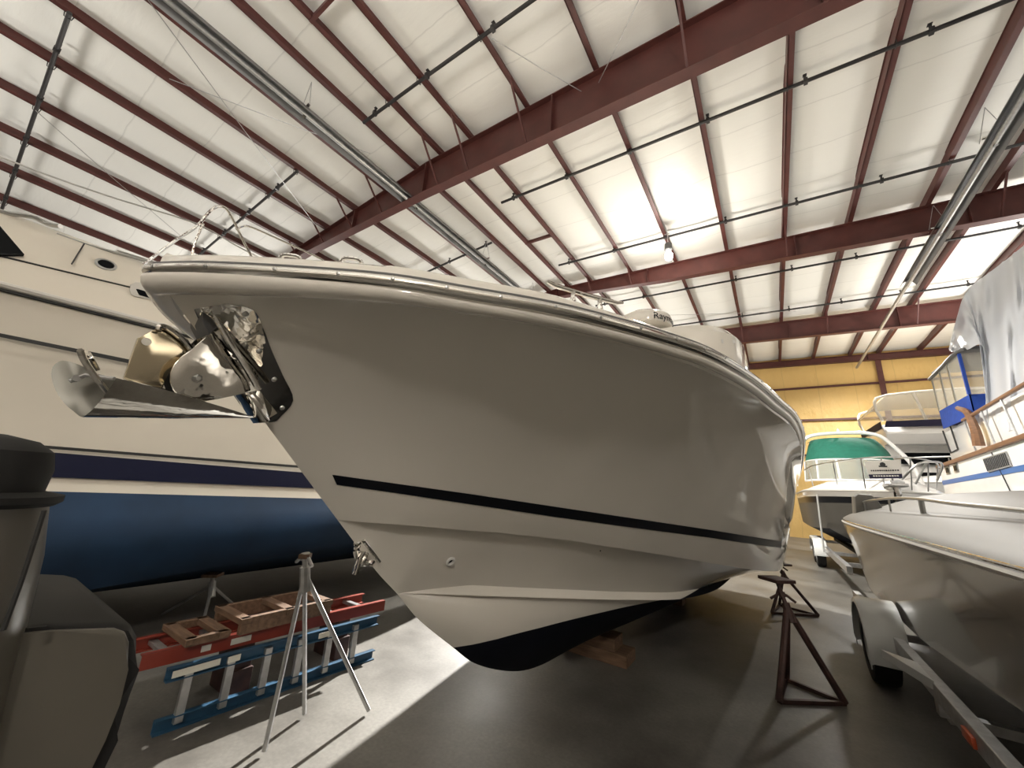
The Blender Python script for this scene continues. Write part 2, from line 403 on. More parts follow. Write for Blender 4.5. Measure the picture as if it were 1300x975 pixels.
# lamps and added fill lights
def lamp(x, y, z, label):
    t = thing('high_bay_lamp', label, 'lamp', (x, y, z-.2), 'high bay lamps')
    bm = NB(); lathe(bm, [(.05,.42),(.10,.40),(.11,.20),(.07,.16)], (x, y, z)); obj('ballast', bm, GREYP, t)
    bm = NB(); lathe(bm, [(.012,.42),(.012,.75)], (x, y, z), n=8); tube(bm, [(x-.08,y,z+.75),(x+.08,y,z+.75)], .012, 6); obj('hook', bm, GALV, t)
    bm = NB(); bmesh.ops.create_uvsphere(bm, u_segments=20, v_segments=12, radius=.11, matrix=Matrix.Translation((x, y, z)) @ Matrix.Diagonal((1,1,1.35,1)))
    obj('bulb', bm, mat('glowing_bulb', (1,1,1), .5, emit=((1,.96,.88), 60)), t)
lamp(-1.92, 10.55, 8.42, 'glowing high bay lamp hanging before the second rafter')
def light(x, y, z, P, r=.14, col=(1,.94,.84)):
    l = bpy.data.lights.new('lamp_or_fill_light', 'POINT'); l.energy = P; l.shadow_soft_size = r; l.color = col
    o = bpy.data.objects.new('lamp_or_fill_light', l); C.objects.link(o); o.location = (x, y, z); return o
light(-1.92, 10.55, 8.22, 230)
def aimed(x, y, z, P, up=False, cone=165, col=(1,.965,.905), rad=.2):
    l = bpy.data.lights.new('lamp_or_fill_light', 'SPOT'); l.energy = P; l.shadow_soft_size = rad; l.spot_size = math.radians(cone); l.spot_blend = .6; l.color = col
    o = bpy.data.objects.new('lamp_or_fill_light', l); C.objects.link(o); o.location = (x, y, z); o.rotation_euler = (PI if up else 0, 0, 0); return o
aimed(-1.92, 10.55, 8.2, 4300, cone=150, rad=.16)             # the lamp's dome throws most of its light down
aimed(3.6, 20.8, 8.2, 2200, cone=165)
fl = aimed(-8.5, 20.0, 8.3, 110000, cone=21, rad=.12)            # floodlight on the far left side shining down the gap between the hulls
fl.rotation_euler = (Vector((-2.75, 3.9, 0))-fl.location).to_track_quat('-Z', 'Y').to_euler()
light(5.2, -7.0, 7.6, 1000, r=.25, col=(1,.93,.84))
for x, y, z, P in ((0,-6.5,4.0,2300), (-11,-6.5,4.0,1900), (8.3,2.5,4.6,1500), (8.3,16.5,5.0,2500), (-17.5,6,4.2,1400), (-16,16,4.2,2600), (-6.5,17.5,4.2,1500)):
    aimed(x, y, z, P*.92, True, 170, rad=1.1)                      # added unseen upward spots that brighten the roof lining; no fixtures

# ------------------------------------------------------------------ main boat
XC = -1.70
t = None
S = [(-1.70,.285,2.275),(-1.49,.385,2.27),(-1.21,.57,2.27),(-1.00,.73,2.27),(-.82,.92,2.27),(-.62,1.14,2.27),(-.46,1.37,2.27),(-.31,1.62,2.27),(-.185,1.865,2.265),(-.055,2.30,2.262),(.06,2.80,2.24),(.15,3.22,2.22),(.213,3.81,2.18),(.25,4.7,2.13),(.278,5.7,2.09),(.303,6.8,2.05),(.322,7.9,2.02),(.335,9.0,1.99)]
AY = [1.13,1.16,1.24,1.35,1.5,1.68,1.9,2.15,2.4,2.8,3.3,3.75,4.3,5.1,6.0,7.0,8.0,9.0]
AK = [(-1.70,1.13,1.45),(-1.60,1.24,1.443),(-1.535,1.34,1.438),(-1.44,1.65,1.41),(-1.30,2.0,1.38),(-1.12,2.37,1.34),(-.92,2.8,1.28),(-.72,3.36,1.2),(-.47,4.03,1.1),(-.21,4.95,.97),(-.06,5.7,.885),(.0,6.6,.82),(.04,7.8,.77),(.06,9.0,.74)]
BK = [(-1.70,1.55,1.07),(-1.66,1.80,1.03),(-1.57,2.1,.985),(-1.30,2.77,.90),(-1.05,3.42,.82),(-.78,4.2,.74),(-.62,5.5,.66),(-.56,9.0,.58)]
KK = [(1.13,1.45),(1.40,1.19),(1.55,1.065),(1.71,.92),(2.04,.69),(2.25,.55),(2.6,.40),(2.95,.30),(3.4,.25),(5,.22),(9.0,.22)]
def interp(tab, y, k):
    """monotone piecewise-cubic lookup of column k against column 1 (Y)"""
    n = len(tab)
    if y <= tab[0][1]: return tab[0][k]
    for i in range(n-1):
        if y <= tab[i+1][1]:
            h = tab[i+1][1]-tab[i][1]; u = (y-tab[i][1])/h
            m = lambda j: 0 if n < 2 else ((tab[min(j+1,n-1)][k]-tab[max(j-1,0)][k])/(tab[min(j+1,n-1)][1]-tab[max(j-1,0)][1]+1e-9))
            a, c, ma, mc = tab[i][k], tab[i+1][k], m(i)*h, m(i+1)*h
            return (2*u**3-3*u*u+1)*a+(u**3-2*u*u+u)*ma+(-2*u**3+3*u*u)*c+(u**3-u*u)*mc
    return tab[-1][k]
KT = [(0, y, z) for y, z in KK]
NT = 17; SUB = 6
def cr_(arr, T):
    i = min(int(T), len(arr)-2); u = T-i
    p1, p2 = Vector(arr[i]), Vector(arr[i+1]); p0 = Vector(arr[i-1]) if i else 2*p1-p2; p3 = Vector(arr[i+2]) if i+2 < len(arr) else 2*p2-p1
    return .5*((2*p1)+(p2-p0)*u+(2*p0-5*p1+4*p2-p3)*u*u+(3*p1-p0-3*p2+p3)*u**3)
S3 = [Vector(p) for p in S]; A3 = [Vector((interp(AK, y, 0), y, interp(AK, y, 2))) for y in AY]
def side(T, s):
    """outer side of the hull: s=0 knuckle .. s=1 sheer"""
    a, c = cr_(A3, T), cr_(S3, T); p = a.lerp(c, s)
    w = min(1, T/3)
    fl = .10*w*math.exp(-max(0, T-7)/4) ; bul = .05*max(0, (T-10)/5)
    n = Vector((c.y-a.y+.0, 0, 0)); nn = Vector((1, -.35, -.45 if T < 11 else -.1)).normalized()
    p = p - nn*fl*math.sin(PI*s**1.15) + nn*bul*.6*math.sin(PI*s)
    if s > .93: p = p + nn*.028*math.sin(PI*(s-.93)/.07)*w
    return p
def stripe_s(T, z): # s where the side has height z
    lo, hi = 0, 1
    for _ in range(30):
        m = (lo+hi)/2
        if side(T, m).z < z: lo = m
        else: hi = m
    return lo
def mir(p): return Vector((2*XC-p.x, p.y, p.z))
def under(T):
    """bottom polyline from the knuckle edge to the keel at station parameter T"""
    a = cr_(A3, T); y = a.y; e = a.x-XC
    st = min(.06, e*.5)
    out = [a, Vector((a.x-st, y, a.z+.004))]
    y2 = y
    kz = interp(KT, max(y2, 1.13), 2)
    if y2 > 1.55:
        bxx, bzz = interp(BK, y2, 0), interp(BK, y2, 2); w = min(1, (y2-1.55)/.5)
    else: bxx, bzz, w = XC, kz, 0
    ub = Vector((bxx-.02*w, y2, bzz+.055*w)); lb = Vector((bxx+.0, y2, bzz)); ib = Vector((max(XC, bxx-.05*w), y2, bzz+.012*w))
    p1 = out[-1]
    for k in (1,2,3): q = p1.lerp(ub, k/4); q.x -= .02*w*math.sin(PI*k/4); out.append(q)
    out += [ub, lb, ib]
    K = Vector((XC, y2, kz))
    for k in (1,2,3,4): q = ib.lerp(K, k/5); q.x += .07*w*math.sin(PI*k/5)*(1 if k > 0 else 0); out.append(q)
    out.append(K); return out
boat = thing('sport_fishing_boat', 'large cream centre console boat in the foreground with black hull stripe, standing on supports', 'boat', (XC, 4.6, 0))
bm = NB(); NS = 22
Ts = [i/SUB for i in range(NT*SUB+1)]
g1 = [[side(T, j/NS) for j in range(NS+1)] for T in Ts]
g2 = [under(T) for T in Ts]
gridf(bm, g1); gridf(bm, [[mir(p) for p in r] for r in g1], True)
gridf(bm, g2, True); gridf(bm, [[mir(p) for p in r] for r in g2])
# transom
last = g2[-1][::-1]+g1[-1][1:]
ring = [bm.verts.new(p) for p in last]+[bm.verts.new(mir(p)) for p in last[::-1][:-1]]
bm.faces.new(ring)
bmesh.ops.remove_doubles(bm, verts=bm.verts, dist=1e-4)
# the waterline: cut the mesh on a slightly rising plane
no = Vector((0, -.028, 1)).normalized(); co = Vector((0, 2.04, .69))
bmesh.ops.bisect_plane(bm, geom=list(bm.verts)+list(bm.edges)+list(bm.faces), plane_co=co, plane_no=no, dist=1e-5)
for f in bm.faces:
    f.material_index = 1 if (f.calc_center_median()-co).dot(no) < 0 else 0
hull_bvh = BVHTree.FromBMesh(bm)
hull = obj('hull', bm, [GEL, BOOT], boat, angle=28)
def onhull(u, v, off=0):
    r = ray(u, v).normalized(); h, n, i, d = hull_bvh.ray_cast(EYE, r)
    if h is None: return None
    if n.dot(r) > 0: n = -n
    return h+n*off
# stripe: a raised band following the surface
def band(name, pt, pb, x0, x1, m, parent, cast, th=.003, n=70, slant=0):
    def y_at(tab, x):
        for (xa, ya), (xb, yb) in zip(tab[:-1], tab[1:]):
            if x <= xb: return ya+(yb-ya)*(x-xa)/(xb-xa)
        return tab[-1][1]+(x-tab[-1][0])*(tab[-1][1]-tab[-2][1])/(tab[-1][0]-tab[-2][0])
    rows = []
    for i in range(n+1):
        x = x0+(x1-x0)*i/n; row = []
        for j in range(4):
            xx = x+(slant*j/3 if i == 0 else 0)
            y = y_at(pt, xx)+(y_at(pb, xx)-y_at(pt, xx))*j/3
            p = cast(xx, y, .004)
            if p is None: break
            row.append(p)
        if len(row) == 4: rows.append(row)
    bm = NB(); gridf(bm, rows); return obj(name, bm, m, parent)
band('hull_stripe', [(422,602),(500,613),(600,627),(700,642),(800,657),(900,672),(960,682),(1003,689)], [(422,614),(500,625),(600,640),(700,655),(800,669),(900,682),(960,691),(1003,697)], 422, 1000, BLACK, boat, onhull, slant=6)
# rub rail: stainless half round over a moulded lip, follows the sheer right round the bow
half = [cr_(S3, T)+Vector((0,0,.0)) for T in Ts]
path = [mir(p) for p in half[::-1]]+half[1:]
def push(path, d, dz=0):
    out = []
    for i, p in enumerate(path):
        dd = path[min(i+2, len(path)-1)]-path[max(i-2, 0)]; dd.z = 0; dd.normalize()
        out.append(p+Vector((dd.y, -dd.x, 0))*d+Vector((0,0,dz)))
    return out
bm = NB(); tube(bm, push(path, .014, .010), .024, 12); obj('rub_rail', bm, MIRROR, boat)
bm = NB(); tube(bm, push(path, .006, .036), .012, 8); obj('rub_rail_backing', bm, GREYP, boat)
bm = NB(); tube(bm, push(path, -.010, -.020), lambda t: .024+.020*math.exp(-((t-.5)/.09)**2), 12); obj('moulded_lip', bm, GEL, boat)
rail = push(path, .038, .012)
acc = 0
for i in range(1, len(rail)):
    acc += (rail[i]-rail[i-1]).length
    if acc > .17 and i > len(rail)/2-8:
        acc = 0; d = (rail[i]-path[i]); d.z = 0
        if rail[i].y > 6: break
        bm = NB(); lathe(bm, [(.007,-.002),(.006,.002),(.002,.003)], rail[i], d, 10); obj('rail_screw', bm, STEEL, boat)
# deck: covering board, coaming and crowned foredeck
rows = []
for T in Ts:
    c = cr_(S3, T); e = c.x-XC; row = []
    for f, dz in ((0,.035),(.008,.074),(.035,.094),(.12,.100),(.3,.11),(.6,.13)):
        x = c.x-min(f, e)*1.0 if f < .2 else XC+max(0, (e-.12))*(1-f)
        row.append(Vector((max(XC, x), c.y+(.03 if T < 3 else 0)*min(1, f*10), c.z+(dz if dz <= .095 else .095+(dz-.095)*min(1, e/1.5)**2)-.034*max(0, min(1, (T-5)/4))*(dz > .036))))
    row.append(Vector((XC, c.y+.03, c.z+.085+.04*min(1, e/1.5)**2))); rows.append(row)
bm = NB(); gridf(bm, rows); gridf(bm, [[mir(p) for p in r] for r in rows], True); obj('foredeck', bm, GEL, boat, angle=40)
# hardtop with posts, radar dome
bm = NB(); xa, xb, ya, yb, zt = -3.25, -.10, 4.1, 7.6, 3.50
rows = []
for z, ins in ((zt-.50,.10),(zt-.46,.0),(zt-.15,.02),(zt-.04,.10),(zt,.32),(zt+.02,1.2)):
    row = []
    for k in range(40):
        a = 2*PI*k/40; ca, sa = math.cos(a), math.sin(a); pw = .35
        row.append(((xa+xb)/2+((xb-xa)/2-ins)*math.copysign(abs(ca)**pw, ca), (ya+yb)/2+((yb-ya)/2-ins)*math.copysign(abs(sa)**pw, sa), z))
    rows.append(row+[row[0]])
gridf(bm, rows); bm.faces.new([bm.verts.new(p) for p in rows[0][:-1]]); bm.faces.new([bm.verts.new(p) for p in rows[-1][:-1]])
ht = obj('hardtop', bm, GEL, boat)
hbm = NB(); hbm.from_mesh(ht.data); hbv = BVHTree.FromBMesh(hbm); hbm.free()
def onroof(u, v, off):
    r = ray(u, v).normalized(); h, n, i_, d = hbv.ray_cast(EYE-boat.location, r)
    if h is None: return None
    if n.dot(r) > 0: n = -n
    return h+n*off+boat.location
for q in (((911,423),(931,425),(931,428),(912,426)), ((915,431),(932,432),(933,436),(916,436))):  # two small white patches on the hardtop face
    c4 = [onroof(*p, .004) for p in q]
    if all(c4): bm = NB(); prism(bm, c4, (.002,-.004,0)); obj('white_patch', bm, GELW, ht, smooth=False)
for x in (-2.9, -.45):
    for y in (4.5, 7.2):
        bm = NB(); tube(bm, [(x+(.15 if x > -1.7 else -.15)*0, y, 2.1), (x, y, 3.05)], .03, 10); obj('hardtop_post', bm, CHROME, boat)
# console below the hardtop
bm = NB(); prism(bm, [(-2.5,4.9,1.6),(-2.5,4.75,2.55),(-2.5,5.15,2.95),(-2.5,6.4,2.95),(-2.5,6.5,1.6)], (1.6,0,0), .04); obj('console', bm, GEL, boat)
rd = Vector((-1.10, 4.35, 3.50)); 
bm = NB(); lathe(bm, [(.10,0),(.16,.01),(.30,.03),(.31,.10),(.29,.16),(.22,.205),(.10,.228),(.03,.232)], rd, n=40); radome = obj('radar_dome', bm, GEL, boat)
# lettering on the dome, wrapped round its rim
dirc = (Vector((0,0,0))-rd); dirc.z = 0; base = math.atan2(dirc.y, dirc.x)
txt = bpy.data.curves.new('dome_lettering', 'FONT'); txt.body = 'Raymarine'; txt.size = .115; txt.extrude = .001; txt.align_x = 'LEFT'
to = bpy.data.objects.new('dome_lettering', txt); C.objects.link(to)
dg = bpy.context.evaluated_depsgraph_get(); me = bpy.data.meshes.new_from_object(to.evaluated_get(dg)); bpy.data.objects.remove(to)
for v in me.vertices:
    x, y, z = v.co; a = base+.30+x/.31; rr_ = .312+z if y < .05 else .312+z-(y-.05)*.28
    v.co = rd+Vector((math.cos(a)*rr_, math.sin(a)*rr_, .045+y))-boat.location
me.materials.append(BLACK); o = bpy.data.objects.new('dome_lettering', me); C.objects.link(o); o.parent = radome; o.location = (0,0,0)
# deck cleat
bm = NB(); c0 = atZ(712, 383, 2.46); c1 = atZ(768, 397, 2.46)
cl_a, cl_b = Vector((-.63, 1.255, 2.430)), Vector((-.51, 1.435, 2.430))
p, q = cl_a, cl_b; d = (q-p)
tube(bm, [p-d*.35+Vector((0,0,.012)), p-d*.2+Vector((0,0,.004)), (p+q)/2, q+d*.2+Vector((0,0,.004)), q+d*.35+Vector((0,0,.012))], lambda t: .006+.005*math.sin(PI*t), 10)
for k in (p+d*.2, q-d*.2): lathe(bm, [(.014,-.05),(.009,-.02),(.010,.0)], k, n=10)
obj('deck_cleat', bm, CHROME, boat)
# small bow fittings
for i, (u, v) in enumerate(((352,330), (430,334))):
    b0 = atZ(u, v+10, 2.38)
    bm = NB(); tube(bm, smooth_path([b0+Vector((0,0,-.06)), b0+Vector((0,0,.04)), b0+Vector((.03,.02,.055)), b0+Vector((.06,.05,.04)), b0+Vector((.06,.05,-.06))], 4), .008, 8); obj('rope_guide', bm, CHROME, boat)
# through-hull fitting
h = onhull(571, 711); r_ = ray(571, 711).normalized(); hh = hull_bvh.ray_cast(EYE, r_); n = hh[1] if hh[1].dot(r_) < 0 else -hh[1]
bm = NB(); ring = []
a_ = n.orthogonal().normalized(); b_ = n.cross(a_)
tube(bm, [h+n*.012+(a_*math.cos(2*PI*k/24)+b_*math.sin(2*PI*k/24))*.021 for k in range(24)], .0085, 8, closed=True); th_ = obj('through_hull_fitting', bm, GELW, boat)
bm = NB(); lathe(bm, [(.018,0),(.018,.004)], h, n, 16); obj('drain_hole', bm, SEAM, th_)
h = onhull(762, 699, 0)
if h: bm = NB(); lathe(bm, [(.006,0),(.006,.004)], h, n, 8); obj('plug', bm, SEAM, boat)
# stem plate: polished sheet folded over the stem, both sides
P2 = [(252,388),(297,386),(317,392),(328,404),(334,420),(350,459),(369,500),(371,514),(361,528),(343,536),(330,520),(305,483),(280,448),(262,425),(248,400)]
pts = [onhull(u, v, .004) for u, v in P2]; pts = [p for p in pts if p]
# lay the plate on a fitted grid between its stem edge and its outer edge
stem_e = [(247,392),(256,412),(270,434),(287,458),(305,483),(322,508),(341,536)]
out_e = [(285,385),(320,393),(333,416),(345,447),(358,476),(371,508),(350,534)]
rows = []
for (a, b1), (c, d1) in zip(smooth_path([(*p, 0) for p in stem_e], 4) and [(p.x, p.y) for p in smooth_path([(*p, 0) for p in stem_e], 4)], [(p.x, p.y) for p in smooth_path([(*p, 0) for p in out_e], 4)]):
    row = []
    for j in range(7):
        u = a+(c-a)*j/6; v = b1+(d1-b1)*j/6; q = onhull(u+1.5, v, .003)
        if q is None: q = atX(u, v, XC)
        row.append(q)
    rows.append(row)
bm = NB(); gridf(bm, rows); gridf(bm, [[mir(p) for p in r] for r in rows], True)
r0 = [r[0] for r in rows]; gridf(bm, [[p, mir(p)] for p in r0], True)
bmesh.ops.solidify(bm, geom=list(bm.faces), thickness=-.006)
sp_ = obj('stem_plate', bm, CHROME, boat, angle=30)
for u, v in ((313,398),(349,481),(359,517),(330,445)):
    q = onhull(u, v, .007)
    if q: bm = NB(); lathe(bm, [(.009,-.004),(.008,.003),(.003,.005)], q, EYE-q, 12); obj('bolt', bm, STEEL, sp_)
# bow eye low on the stem
bm = NB(); e1 = atX(452, 688, XC); e2 = atX(473, 716, XC)
fw = Vector((0, -.75, -.66)).normalized()
beam(bm, e1+Vector((0,.02,.01)), e2+Vector((0,.02,.01)), .07, .012, bev=.003)
tube(bm, smooth_path([e1.lerp(e2,.15), e1.lerp(e2,.2)+fw*.025, e1.lerp(e2,.5)+fw*.04, e1.lerp(e2,.8)+fw*.025, e1.lerp(e2,.85)], 5), .012, 8)
for k in (.08,.92): lathe(bm, [(.016,-.01),(.016,.012),(.008,.018)], e1.lerp(e2,k), fw, 10)
be = obj('bow_eye', bm, CHROME, boat)
bm = NB(); m0 = e1.lerp(e2,.5)+fw*.03
tube(bm, smooth_path([m0+Vector((.02,.02,.02)), m0+Vector((.035,.0,.0)), m0+Vector((.02,-.01,-.04)), m0+Vector((-.02,.01,-.045)), m0+Vector((-.02,.03,-.01))], 5, True), .010, 8, closed=True); obj('shackle', bm, CHROME, be)
bm = NB(); prism(bm, [m0+Vector((.0,-.012,.035)), m0+Vector((.0,.005,.035)), m0+Vector((.0,-.02,-.06)), m0+Vector((.0,-.035,-.065))], (.035,0,0), .003); obj('hook_plate', bm, CHROME, be)
# anchor roller: two cheeks, roller wheel, guide bars
def zp(a, c): return (40+a/3.611, 340+c/3.611)
def outl(pts, X, n=3): return [atX(p.x, p.y, X) for p in smooth_path([(*zp(*q), 0) for q in pts], n, True)]
cheek = [(850,275),(740,370),(660,430),(637,500),(650,560),(700,604),(790,614),(900,592),(1045,560),(940,385)]
cp = [(850,275),(790,325),(740,370),(690,405),(655,440),(638,480),(637,520),(650,560),(680,592),(720,610),(790,612),(850,603),(920,588),(1045,560),(990,470),(940,390),(890,325)]
bow = []
bm = NB(); prism(bm, [atX(*zp(*q), -1.635) for q in cp], (-.008,0,0), .002)
prism(bm, [atX(*zp(*q), -1.635)+Vector((-.13,0,0)) for q in cp], (-.008,0,0), .002)
rl = obj('bow_roller', bm, CHROME, boat)
ce = atX(*zp(720,510), -1.69)
bm = NB(); lathe(bm, [(.03,-.05),(.055,-.045),(.035,-.01),(.035,.01),(.055,.045),(.03,.05)], ce, (1,0,0), 20); obj('roller_wheel', bm, RUB, rl)
bm = NB(); q = atX(*zp(760,508), -1.628); lathe(bm, [(.014,-.004),(.014,.006),(.008,.012)], q, (1,0,0), 6); tube(bm, [q, q+Vector((-.15,0,0))], .008, 8); obj('pin', bm, STEEL, rl)
q = atX(*zp(945,395), -1.628); bm = NB(); lathe(bm, [(.012,-.004),(.012,.006),(.006,.012)], q, (1,0,0), 6); obj('pin', bm, STEEL, rl)
bm = NB(); bar = [zp(*p) for p in ((815,205),(840,215),(865,262),(900,325),(950,405),(1000,485),(1042,560))]
tube(bm, smooth_path([atX(*p, -1.60) for p in bar], 3), .011, 10); obj('guide_bar', bm, CHROME, rl)
bm = NB(); prism(bm, [atX(*zp(*q), -1.64) for q in ((985,570),(1020,560),(1055,565),(1095,700),(1080,708))], (-.12,0,0), .003); obj('nose_block', bm, CHROME, rl)
bm = NB(); prism(bm, [atX(*zp(*q), -1.62) for q in ((785,192),(805,190),(830,215),(850,275),(815,305),(785,250))], (-.12,0,0), .004); obj('pocket_dark_fill', bm, GREYP, rl)  # dark block standing in for the shaded hole of the pocket

# anchor, held in the roller: its own thing
anc = thing('plough_anchor', 'polished steel plough anchor held in the bow roller of the cream boat', 'anchor', atX(215, 531, -1.72))
XA = -1.715
bm = NB(); shank = [(490,320),(520,312),(560,285),(600,266),(660,290),(720,330),(745,370),(700,400),(655,440),(620,490),(600,555),(500,535),(425,505)]
prism(bm, [atX(*zp(*q), XA+.012) for q in shank], (-.024,0,0), .003)
sh = obj('shank', bm, mat('shank_steel_yellow_sheen', (.80,.70,.52), .12, 1), anc, angle=25)  # yellow reflection of the insulation put into the steel colour
q = atX(*zp(528,338), XA+.016); bm = NB(); lathe(bm, [(.013,-.034),(.013,-.001)], q, (1,0,0), 16); obj('shank_hole', bm, GEL, sh)
bm = NB(); tube(bm, smooth_path([atX(*zp(*p), XA+.03) for p in ((582,285),(590,268),(630,278),(690,325),(740,385))], 4), .009, 8); obj('keeper_bail', bm, CHROME, sh)
# plough: two mirrored concave blades meeting on a keel line from heel to tip
def Q(a, c, X): return atX(*zp(a, c), X)
keel = [Q(1040,690,XA), Q(860,689,XA), Q(640,690,XA), Q(440,688,XA), Q(235,685,XA)]
port = [Q(1040,690,XA), Q(900,645,XA+.07), Q(790,612,XA+.12), Q(600,556,XA+.17), Q(390,505,XA+.19)]
bm = NB()
def blade(outer):
    rows = []
    for j in range(9):
        f = j/8; row = []
        for k, (a, c) in enumerate(zip(smooth_path(keel, 4), smooth_path(outer, 4))):
            p = a.lerp(c, f); p.z -= .02*math.sin(PI*f)*min(1, k/8); row.append(p)
        rows.append(row)
    return rows
gp = blade(port); gridf(bm, gp)
star = [Q(1040,690,XA), Q(900,650,XA-.05), Q(640,600,XA-.10), Q(380,520,XA-.15), Q(225,500,XA-.17)]
gs = blade([2*0*p+Vector((2*XA-p.x, p.y, p.z)) for p in port]); gridf(bm, gs, True)
bmesh.ops.solidify(bm, geom=list(bm.faces), thickness=.007); obj('blade', bm, CHROME, anc, angle=30)
# rounded ear at the heel
ear = [(235,685),(190,655),(150,620),(110,560),(92,500),(97,455),(125,430),(160,427),(225,447),(310,488),(390,506),(380,560),(330,610),(280,650)]
bm = NB(); eo = [Q(a, c, XA-.03-.09*max(0, (390-a)/300)*max(0, (685-c)/260)+.10*max(0,(a-235)/155)*(max(0,(685-c))/180)) for a, c in ear]
cen = sum(eo, Vector())/len(eo)+Vector((-.012,0,-.004)); cv = bm.verts.new(cen); ev = [bm.verts.new(p) for p in smooth_path(eo, 3, True)]
for i in range(len(ev)): bm.faces.new((cv, ev[i], ev[(i+1) % len(ev)]))
bmesh.ops.solidify(bm, geom=list(bm.faces), thickness=.008); obj('fluke', bm, mat('satin_steel', (.25,.245,.22), .45, .5), anc, angle=50)
bm = NB(); tube(bm, smooth_path([Q(*p, XA+.06) for p in ((225,382),(240,420),(275,475),(330,545),(375,600),(425,650))], 4), .0085, 8)
tube(bm, smooth_path([Q(225,382,XA+.06), Q(250,392,XA+.0), Q(262,402,XA-.08), Q(300,470,XA-.1)], 4), .0085, 8); obj('roll_bar', bm, CHROME, anc)
bm = NB(); tube(bm, [Q(175,520,XA+.0), Q(215,505,XA+.0), Q(250,492,XA+.02), Q(380,508,XA+.09)], .006, 6); lathe(bm, [(.01,-.01),(.01,.01)], Q(205,508,XA), (1,0,0), 10); obj('tripping_eye', bm, GALV, anc)
bm = NB(); prism(bm, [Q(390,505,XA+.02), Q(460,520,XA+.02), Q(640,560,XA+.02), Q(640,690,XA+.02), Q(410,640,XA+.02)], (-.04,0,0), .004); obj('shank_root', bm, CHROME, anc)

# ------------------------------------------------------------------ supports of the main boat
def jack_stand(label, feet, apex, top, name='jack_stand', m=RUST, lr=.022, handle=True, pad=.13, group=None, tilt=Vector((0,0,1))):
    fc = sum((Vector(f) for f in feet), Vector())/len(feet)
    t = thing(name, label, 'boat stand', (fc.x, fc.y, 0), group); apex, top = Vector(apex), Vector(top)
    for f in feet:
        bm = NB(); tube(bm, [apex, Vector(f)+Vector((0,0,.02))], lr, 8); obj('leg', bm, m, t)
    bm = NB()
    for i in range(len(feet)):
        a, c = Vector(feet[i]), Vector(feet[(i+1) % len(feet)]); beam(bm, a+Vector((0,0,.02)), c+Vector((0,0,.02)), .03, .03)
    if lr > .015: obj('base_frame', bm, m, t, smooth=False)
    else: bm.free()
    bm = NB(); d = (top-apex).normalized(); tube(bm, [apex-d*.12, apex+d*.04], .034, 10); tube(bm, [apex, top], .018, 10); obj('screw_post', bm, m, t)
    if handle:
        h = apex+d*.10; bm = NB(); tube(bm, [h-d*.012, h+d*.03], .03, 10)
        tube(bm, [h+Vector((-.10,0,-.04)), h+Vector((-.03,0,.01)), h+Vector((.03,0,.01)), h+Vector((.10,0,-.04))], .012, 6); obj('wing_nut', bm, m, t)
    bm = NB(); a = tilt.orthogonal().normalized(); b_ = tilt.cross(a); rot = Matrix((a, b_, tilt)).transposed()
    bx(bm, top+tilt*.0, (pad*2, pad*2, .03), rot, .004); obj('pad', bm, m if m is RUST else WOOD, t, smooth=False)
    return t
jack_stand('rusty tripod stand under the stern corner of the cream boat, nearest one', [(-.13,4.51,0),(.34,4.87,0),(-.07,5.06,0)], (-.0,4.8,.70), (-.06,4.86,.925), lr=.028, pad=.11)
jack_stand('rusty tripod stand further back beyond the nearest rusty stand, mostly hidden', [(-.2,7.7,0),(.39,8.1,0),(-.1,8.35,0)], (-.0,8.05,.55), (-.05,8.05,.69), lr=.022)
for y, h_ in ((4.4,.222),(7.2,.208)):
    t = thing('keel_block', 'dark timber block stack under the %s of the cream boat' % ('middle' if y < 5 else 'stern'), 'block', (XC, y, 0))
    bm = NB(); bx(bm, (XC, y, .055), (.7,.3,.11), bev=.006); obj('lower_timber', bm, WOOD, t, smooth=False)
    bm = NB(); bx(bm, (XC, y, .11+(h_-.11)/2), (.45,.26,h_-.11), bev=.006); obj('upper_timber', bm, WOOD, t, smooth=False)

# ------------------------------------------------------------------ left boat with the blue bottom
def atP(u, v, a, b): r = ray(u, v); return EYE + r*(a/(r.x-b*r.y))
def zline(p, q):
    return lambda y: p.z+(q.z-p.z)*(y-p.y)/(q.y-p.y)
LB = {}
def lay(name, a, b, p, q): LB[name] = (a, b, zline(atP(*p, a, b), atP(*q, a, b)))
lay('U', -5.62, .10, (0,268), (180,334)); lay('C', -5.14, .10, (0,325), (162,364)); lay('R', -5.0, .10, (0,361), (207,414))
lay('G', -4.97, .10, (0,423), (162,456)); lay('G2', -4.968, .10, (0,428), (162,461))
lay('n1', -4.93, .10, (0,561), (380,591)); lay('n2', -4.93, .10, (0,565), (380,594)); lay('N', -4.925, .10, (0,569), (400,601)); lay('M', -4.92, .10, (0,603), (405,620)); lay('B', -4.92, .10, (70,624), (407,633))
lay('K', -5.02, .11, (150,742), (440,688))
def taper(y): return 0 if y < 4.2 else -2.1*((y-4.2)/4.8)**2
def LP(n, y, off=0, dz=0):
    a, b, z = LB[n]; return Vector((a+b*y+taper(y)*(1 if n not in 'K' else 1.0)+off, y, z(min(y, 5))+.0+dz))
lb = thing('express_cruiser', 'big cream cruiser with blue bottom and navy band, behind the bow anchor at left', 'boat', (-6.6, 2.5, 0))
LY = [-3.2+.2*i for i in range(62)]
def strip(names, m, nm, par, sub=4, conv=0, off=0):
    bm = NB(); rows = []
    for y in LY:
        row = []
        for a, c in zip(names[:-1], names[1:]):
            p, q = LP(a, y, off), LP(c, y, off)
            for k in range(sub):
                f = k/sub; w = p.lerp(q, f); w.x += conv*math.sin(PI*f); row.append(w)
        row.append(LP(names[-1], y, off)); rows.append(row)
    gridf(bm, rows); return obj(nm, bm, m, par, angle=40)
